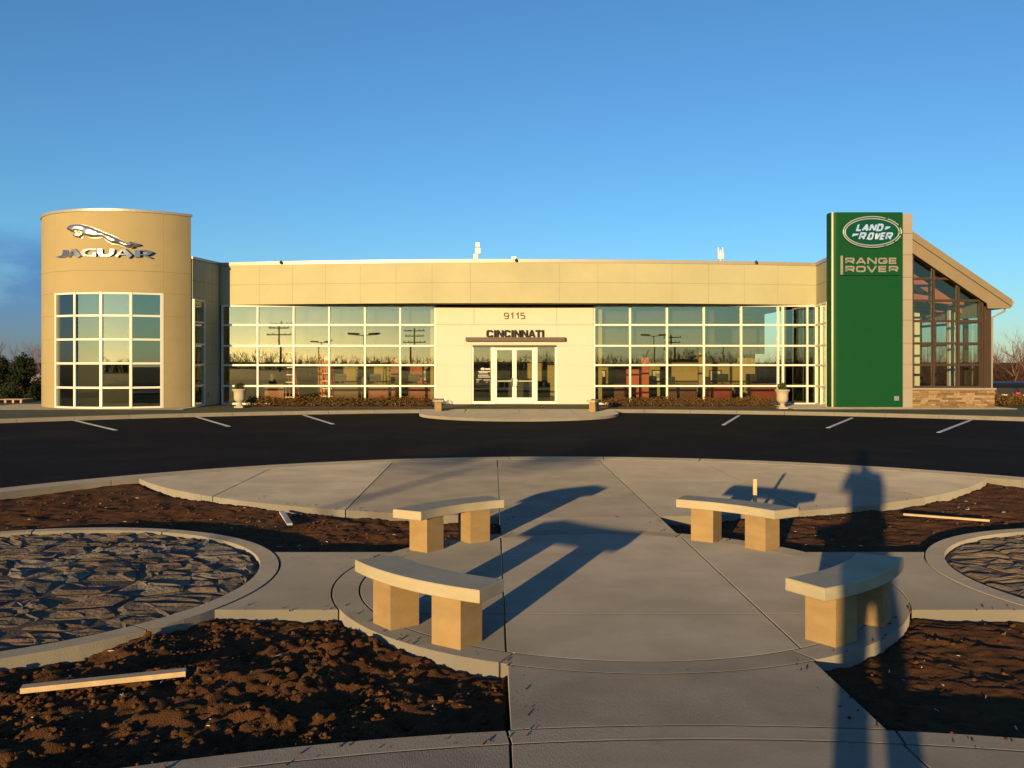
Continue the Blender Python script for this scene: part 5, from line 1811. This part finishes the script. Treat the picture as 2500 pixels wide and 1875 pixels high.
mb = MB(); mb.box(-.064, .064, -.0265, -.0242, 1.795, 1.857); mb.build('screen', 'car_glass', tp)
# receptionist behind the counter, seen through the left door
rx, ry = PX(1224.5, 42.6), 42.6
zo = PZ(924, ry)                                   # top of the head
J = {'pelvis': ((rx, ry, zo - .86), (.15, .12)), 'waist': ((rx, ry, zo - .70), (.14, .11)), 'chest': ((rx, ry, zo - .46), (.17, .12)), 'neckb': ((rx, ry, zo - .28), (.08, .075)), 'neck': ((rx, ry - .015, zo - .23), .052), 'jaw': ((rx, ry - .04, zo - .175), (.062, .07)), 'head': ((rx, ry - .02, zo - .105), (.078, .092)), 'crown': ((rx, ry, zo - .035), (.055, .068))}
B = [('pelvis', 'waist'), ('waist', 'chest'), ('chest', 'neckb'), ('neckb', 'neck'), ('neck', 'jaw'), ('jaw', 'head'), ('head', 'crown')]
for s, n_ in ((-1, 'l'), (1, 'r')):
    J.update({'sho' + n_: ((rx + s * .19, ry, zo - .36), .065), 'elb' + n_: ((rx + s * .23, ry - .06, zo - .62), .046), 'wri' + n_: ((rx + s * .12, ry - .26, zo - .68), .03), 'hand' + n_: ((rx + s * .09, ry - .34, zo - .69), (.03, .02)),
              'hip' + n_: ((rx + s * .10, ry - .05, zo - .90), .09), 'knee' + n_: ((rx + s * .12, ry - .38, zo - .90), .065), 'ank' + n_: ((rx + s * .12, ry - .36, zo - 1.20), .05)})
    B += [('chest', 'sho' + n_), ('sho' + n_, 'elb' + n_), ('elb' + n_, 'wri' + n_), ('wri' + n_, 'hand' + n_), ('pelvis', 'hip' + n_), ('hip' + n_, 'knee' + n_), ('knee' + n_, 'ank' + n_)]
rp = thing('person', 'person with dark hair sitting behind the counter, seen through the left door leaf', 'person', (rx, ry, zo - 1.2))
skin_body('body', J, B, rp, lambda c: 2 if c.z > zo - .25 else (1 if c.z < zo - .85 else 0), (rx, ry, zo - 1.2))
mb = MB(); mb.lathe([(.0, .10), (.05, .095), (.08, .065), (.093, .02), (.09, -.06)], (rx, ry + .01, zo - .095), 14); mb.build('hair', 'hair', rp, smooth=True)

# ------------------------------------------------------------------ furniture behind the glass
FZ = ZB + .02
def desk(x, y, w, label, mat='dark_wood', h=.74):
    t = thing('desk', label, 'desk', (x, y, FZ), 'desks behind the showroom glass')
    piece('desk_top', mat, (x, y, FZ + h), (w, .75, .04), t)
    piece('modesty_panel', mat, (x, y - .30, FZ + h / 2), (w - .14, .03, h - .08), t)
    for s in (-1, 1): piece('side_panel', mat, (x + s * (w / 2 - .04), y, FZ + h / 2 - .01), (.04, .68, h - .04), t)
    return t
def chair(x, y, label, mat='black', rz=0):
    t = thing('office_chair', label, 'chair', (x, y, FZ), 'chairs behind the showroom glass')
    piece('seat', mat, (x, y, FZ + .46), (.5, .48, .08), t)
    piece('backrest', mat, (x, y + .24, FZ + .80), (.46, .07, .5), t)
    for a in range(5):
        b = a * 1.2566
        piece('foot', 'grey_metal', (x + .14 * math.cos(b), y + .14 * math.sin(b), FZ + .06), (.28, .04, .04), t, b)
    piece('column', 'grey_metal', (x, y, FZ + .25), (.05, .05, .36), t)
    for s in (-1, 1): piece('armrest', mat, (x + s * .27, y, FZ + .66), (.05, .32, .04), t)
def monitor(x, y, z, label):
    t = thing('monitor', label, 'monitor', (x, y, z), 'monitors on the desks')
    piece('screen', 'black', (x, y, z + .27), (.50, .04, .32), t)
    piece('stand', 'black', (x, y + .02, z + .06), (.06, .05, .12), t)
    piece('stand_foot', 'black', (x, y, z + .008), (.22, .16, .014), t)
bays = ['first', 'second', 'third', 'fourth', 'fifth', 'sixth']
for i, (u, m, w) in enumerate(((672, 'red_wood', 1.5), (850, 'dark_wood', 1.3), (935, 'red_wood', 1.2), (1030, 'red_wood', 1.2))):
    x = PX(u, 40.2)
    desk(x, 40.2 + .3 * (i % 2), w, ['reddish desk in the second glass bay from the left', 'dark desk in the fourth glass bay from the left', 'reddish desk in the fifth glass bay from the left', 'reddish desk beside the white entrance wall in the sixth bay'][i], m)
    chair(x + .4, 41.3, ['black chair behind the desk in the second glass bay', 'black chair behind the desk in the fourth glass bay', 'black chair behind the desk in the fifth glass bay', 'black chair behind the desk next to the entrance wall'][i])
    monitor(x - .35, 40.3, FZ + .761, ['black monitor on the desk in the second glass bay', 'black monitor on the desk in the fourth glass bay', 'black monitor on the desk in the fifth glass bay', 'black monitor on the desk beside the entrance wall'][i])
for i, (u, m, w) in enumerate(((1490, 'dark_wood', 1.2), (1665, 'dark_wood', 1.3), (1755, 'red_wood', 1.0), (1870, 'red_wood', 1.4))):
    x = PX(u, 40.4)
    desk(x, 40.4 + .2 * (i % 2), w, ['dark desk in the first glass bay right of the entrance', 'dark desk in the third glass bay right of the entrance', 'reddish desk in the fourth glass bay right of the entrance', 'reddish desk behind the urn at the right'][i], m)
    chair(x - .3, 41.5, ['black chair in the first glass bay right of the entrance', 'black chair in the third glass bay right of the entrance', 'black chair in the fourth glass bay right of the entrance', 'black chair behind the urn at the right'][i])
for i, (u, lab) in enumerate(((1835, 'black monitor on the desk left of the right urn'), (1765, 'black monitor on the desk in the fourth glass bay right of the entrance'))):
    monitor(PX(u, 40.5), 40.55, FZ + .762, lab)
# framed pictures on the rear wall and screens
def picture(u, v0, v1, wpx, Y_, label):
    x = PX(u, Y_); z0, z1 = PZ(v1, Y_), PZ(v0, Y_); w = wpx / FPX * Y_
    t = thing('framed_picture', label, 'picture', (x, Y_, z0), 'framed pictures on the showroom walls')
    piece('frame', 'frame_wood', (x, Y_ - .03, (z0 + z1) / 2), (w, .05, z1 - z0), t)
    piece('mat_board', 'paper', (x, Y_ - .058, (z0 + z1) / 2), (w * .78, .01, (z1 - z0) * .80), t)
    piece('print', 'art_grey', (x, Y_ - .066, (z0 + z1) / 2), (w * .42, .008, (z1 - z0) * .42), t)
picture(747, 901, 931, 31, 45.98, 'dark framed picture in the third glass bay from the left')
picture(884, 901, 931, 31, 45.98, 'dark framed picture in the fourth glass bay beside a white mullion')
picture(1035, 902, 932, 28, 45.98, 'dark framed picture next to the white entrance wall')
picture(1466, 903, 932, 27, 45.98, 'dark framed picture just right of the white entrance wall')
picture(1605, 903, 932, 29, 45.98, 'dark framed picture in the second glass bay right of the entrance')
picture(1746, 903, 931, 30, 45.98, 'brown framed picture in the fourth glass bay right of the entrance')
# panels, columns and cabinets
def slabthing(name, label, cat, u0, u1, Y_, z1, dep, mat, z0=FZ, capmat=None):
    x0, x1 = PX(u0, Y_), PX(u1, Y_)
    t = thing(name, label, cat, ((x0 + x1) / 2, Y_ + dep / 2, z0))
    piece('panel', mat, ((x0 + x1) / 2, Y_ + dep / 2, (z0 + z1) / 2), (x1 - x0, dep, z1 - z0), t)
    piece('top_edge', capmat or mat, ((x0 + x1) / 2, Y_ + dep / 2, z1 + .015), (x1 - x0 + .03, dep + .03, .03), t)
    piece('base_strip', 'black', ((x0 + x1) / 2, Y_ - .012, z0 + .05), (x1 - x0, .02, .1), t)
slabthing('orange_column', 'wide orange sunlit column in the third glass bay from the left', 'column', 770, 800, 42.0, 4.1, .6, 'orange_column')
slabthing('red_partition', 'dark red partition in the fifth glass bay from the left', 'partition', 955, 975, 42.0, 1.95, .5, 'red_wood', capmat='dark_wood')
slabthing('wall_cabinet', 'brown glazed cabinet beside the white entrance wall', 'cabinet', 978, 1032, 43.0, 1.75, .5, 'rust_truss', capmat='dark_wood')
slabthing('red_counter', 'red counter in the second glass bay right of the entrance', 'counter', 1508, 1560, 42.2, 1.45, .5, 'red_panel')
slabthing('red_partition', 'tall red panel in the second glass bay right of the entrance', 'partition', 1568, 1585, 41.6, 2.0, .4, 'red_panel')
slabthing('yellow_column', 'slim pale yellow column in the third glass bay right of the entrance', 'column', 1706, 1716, 41.6, 4.1, .25, 'interior_wall')
slabthing('wood_cabinet', 'orange brown cabinet in the fourth glass bay right of the entrance', 'cabinet', 1742, 1776, 41.4, .80, .5, 'orange_column')
slabthing('green_counter', 'bright green service counter behind the corner glass near the pylon', 'counter', 1944, 1988, 40.0, .85, .6, 'green_gloss')
slabthing('reception_counter', 'dark reception counter seen through the entrance doors', 'counter', 1209, 1300, 41.6, 1.02, .55, 'black', capmat='dark_wood')
slabthing('display_wall', 'tan display wall behind the reception counter', 'partition', 1150, 1360, 44.0, 3.0, .12, 'interior_wall')
def bottle(u, label):
    x, y = PX(u, 41.8), 41.8
    o = MB(); o.lathe([(.035, 0), (.04, .02), (.04, .16), (.015, .20), (.015, .25)], (x, y, 1.051), 10)
    b_ = o.build('dispenser_bottle', 'paper', smooth=True); tag(b_, label, 'bottle')
bottle(1222, 'white dispenser bottle on the reception counter')
# red step ladders
def ladder(u, Y_, h, lean, label):
    x = PX(u, Y_)
    t = thing('step_ladder', label, 'ladder', (x, Y_, FZ), 'red ladders behind the left glass wall')
    for s in (-1, 1):
        mb = MB(); mb.tube([(x + s * .24 + lean * h, Y_, FZ), (x + s * .12, Y_ + .25, FZ + h)], .03, 5); mb.build('rail', 'ladder_red', t)
        mb = MB(); mb.tube([(x + s * .22 + lean * h, Y_ + .9, FZ), (x + s * .12, Y_ + .32, FZ + h)], .022, 5); mb.build('rear_rail', 'ladder_red', t)
    for k in range(7):
        f = (k + .6) / 7.5
        mb = MB(); wd = .24 - .12 * f; xo = x + lean * h * (1 - f)
        mb.box(xo - wd, xo + wd, Y_ + .25 * f - .04, Y_ + .25 * f + .04, FZ + h * f, FZ + h * f + .025); mb.build('rung', 'grey_metal', t)
    mb = MB(); mb.box(x - .15, x + .15, Y_ + .2, Y_ + .38, FZ + h, FZ + h + .05); mb.build('ladder_top', 'ladder_red', t)
ladder(700, 39.6, 2.4, .06, 'red step ladder standing in the second glass bay from the left')
ladder(793, 40.4, 2.5, .05, 'red step ladder standing before the orange column')
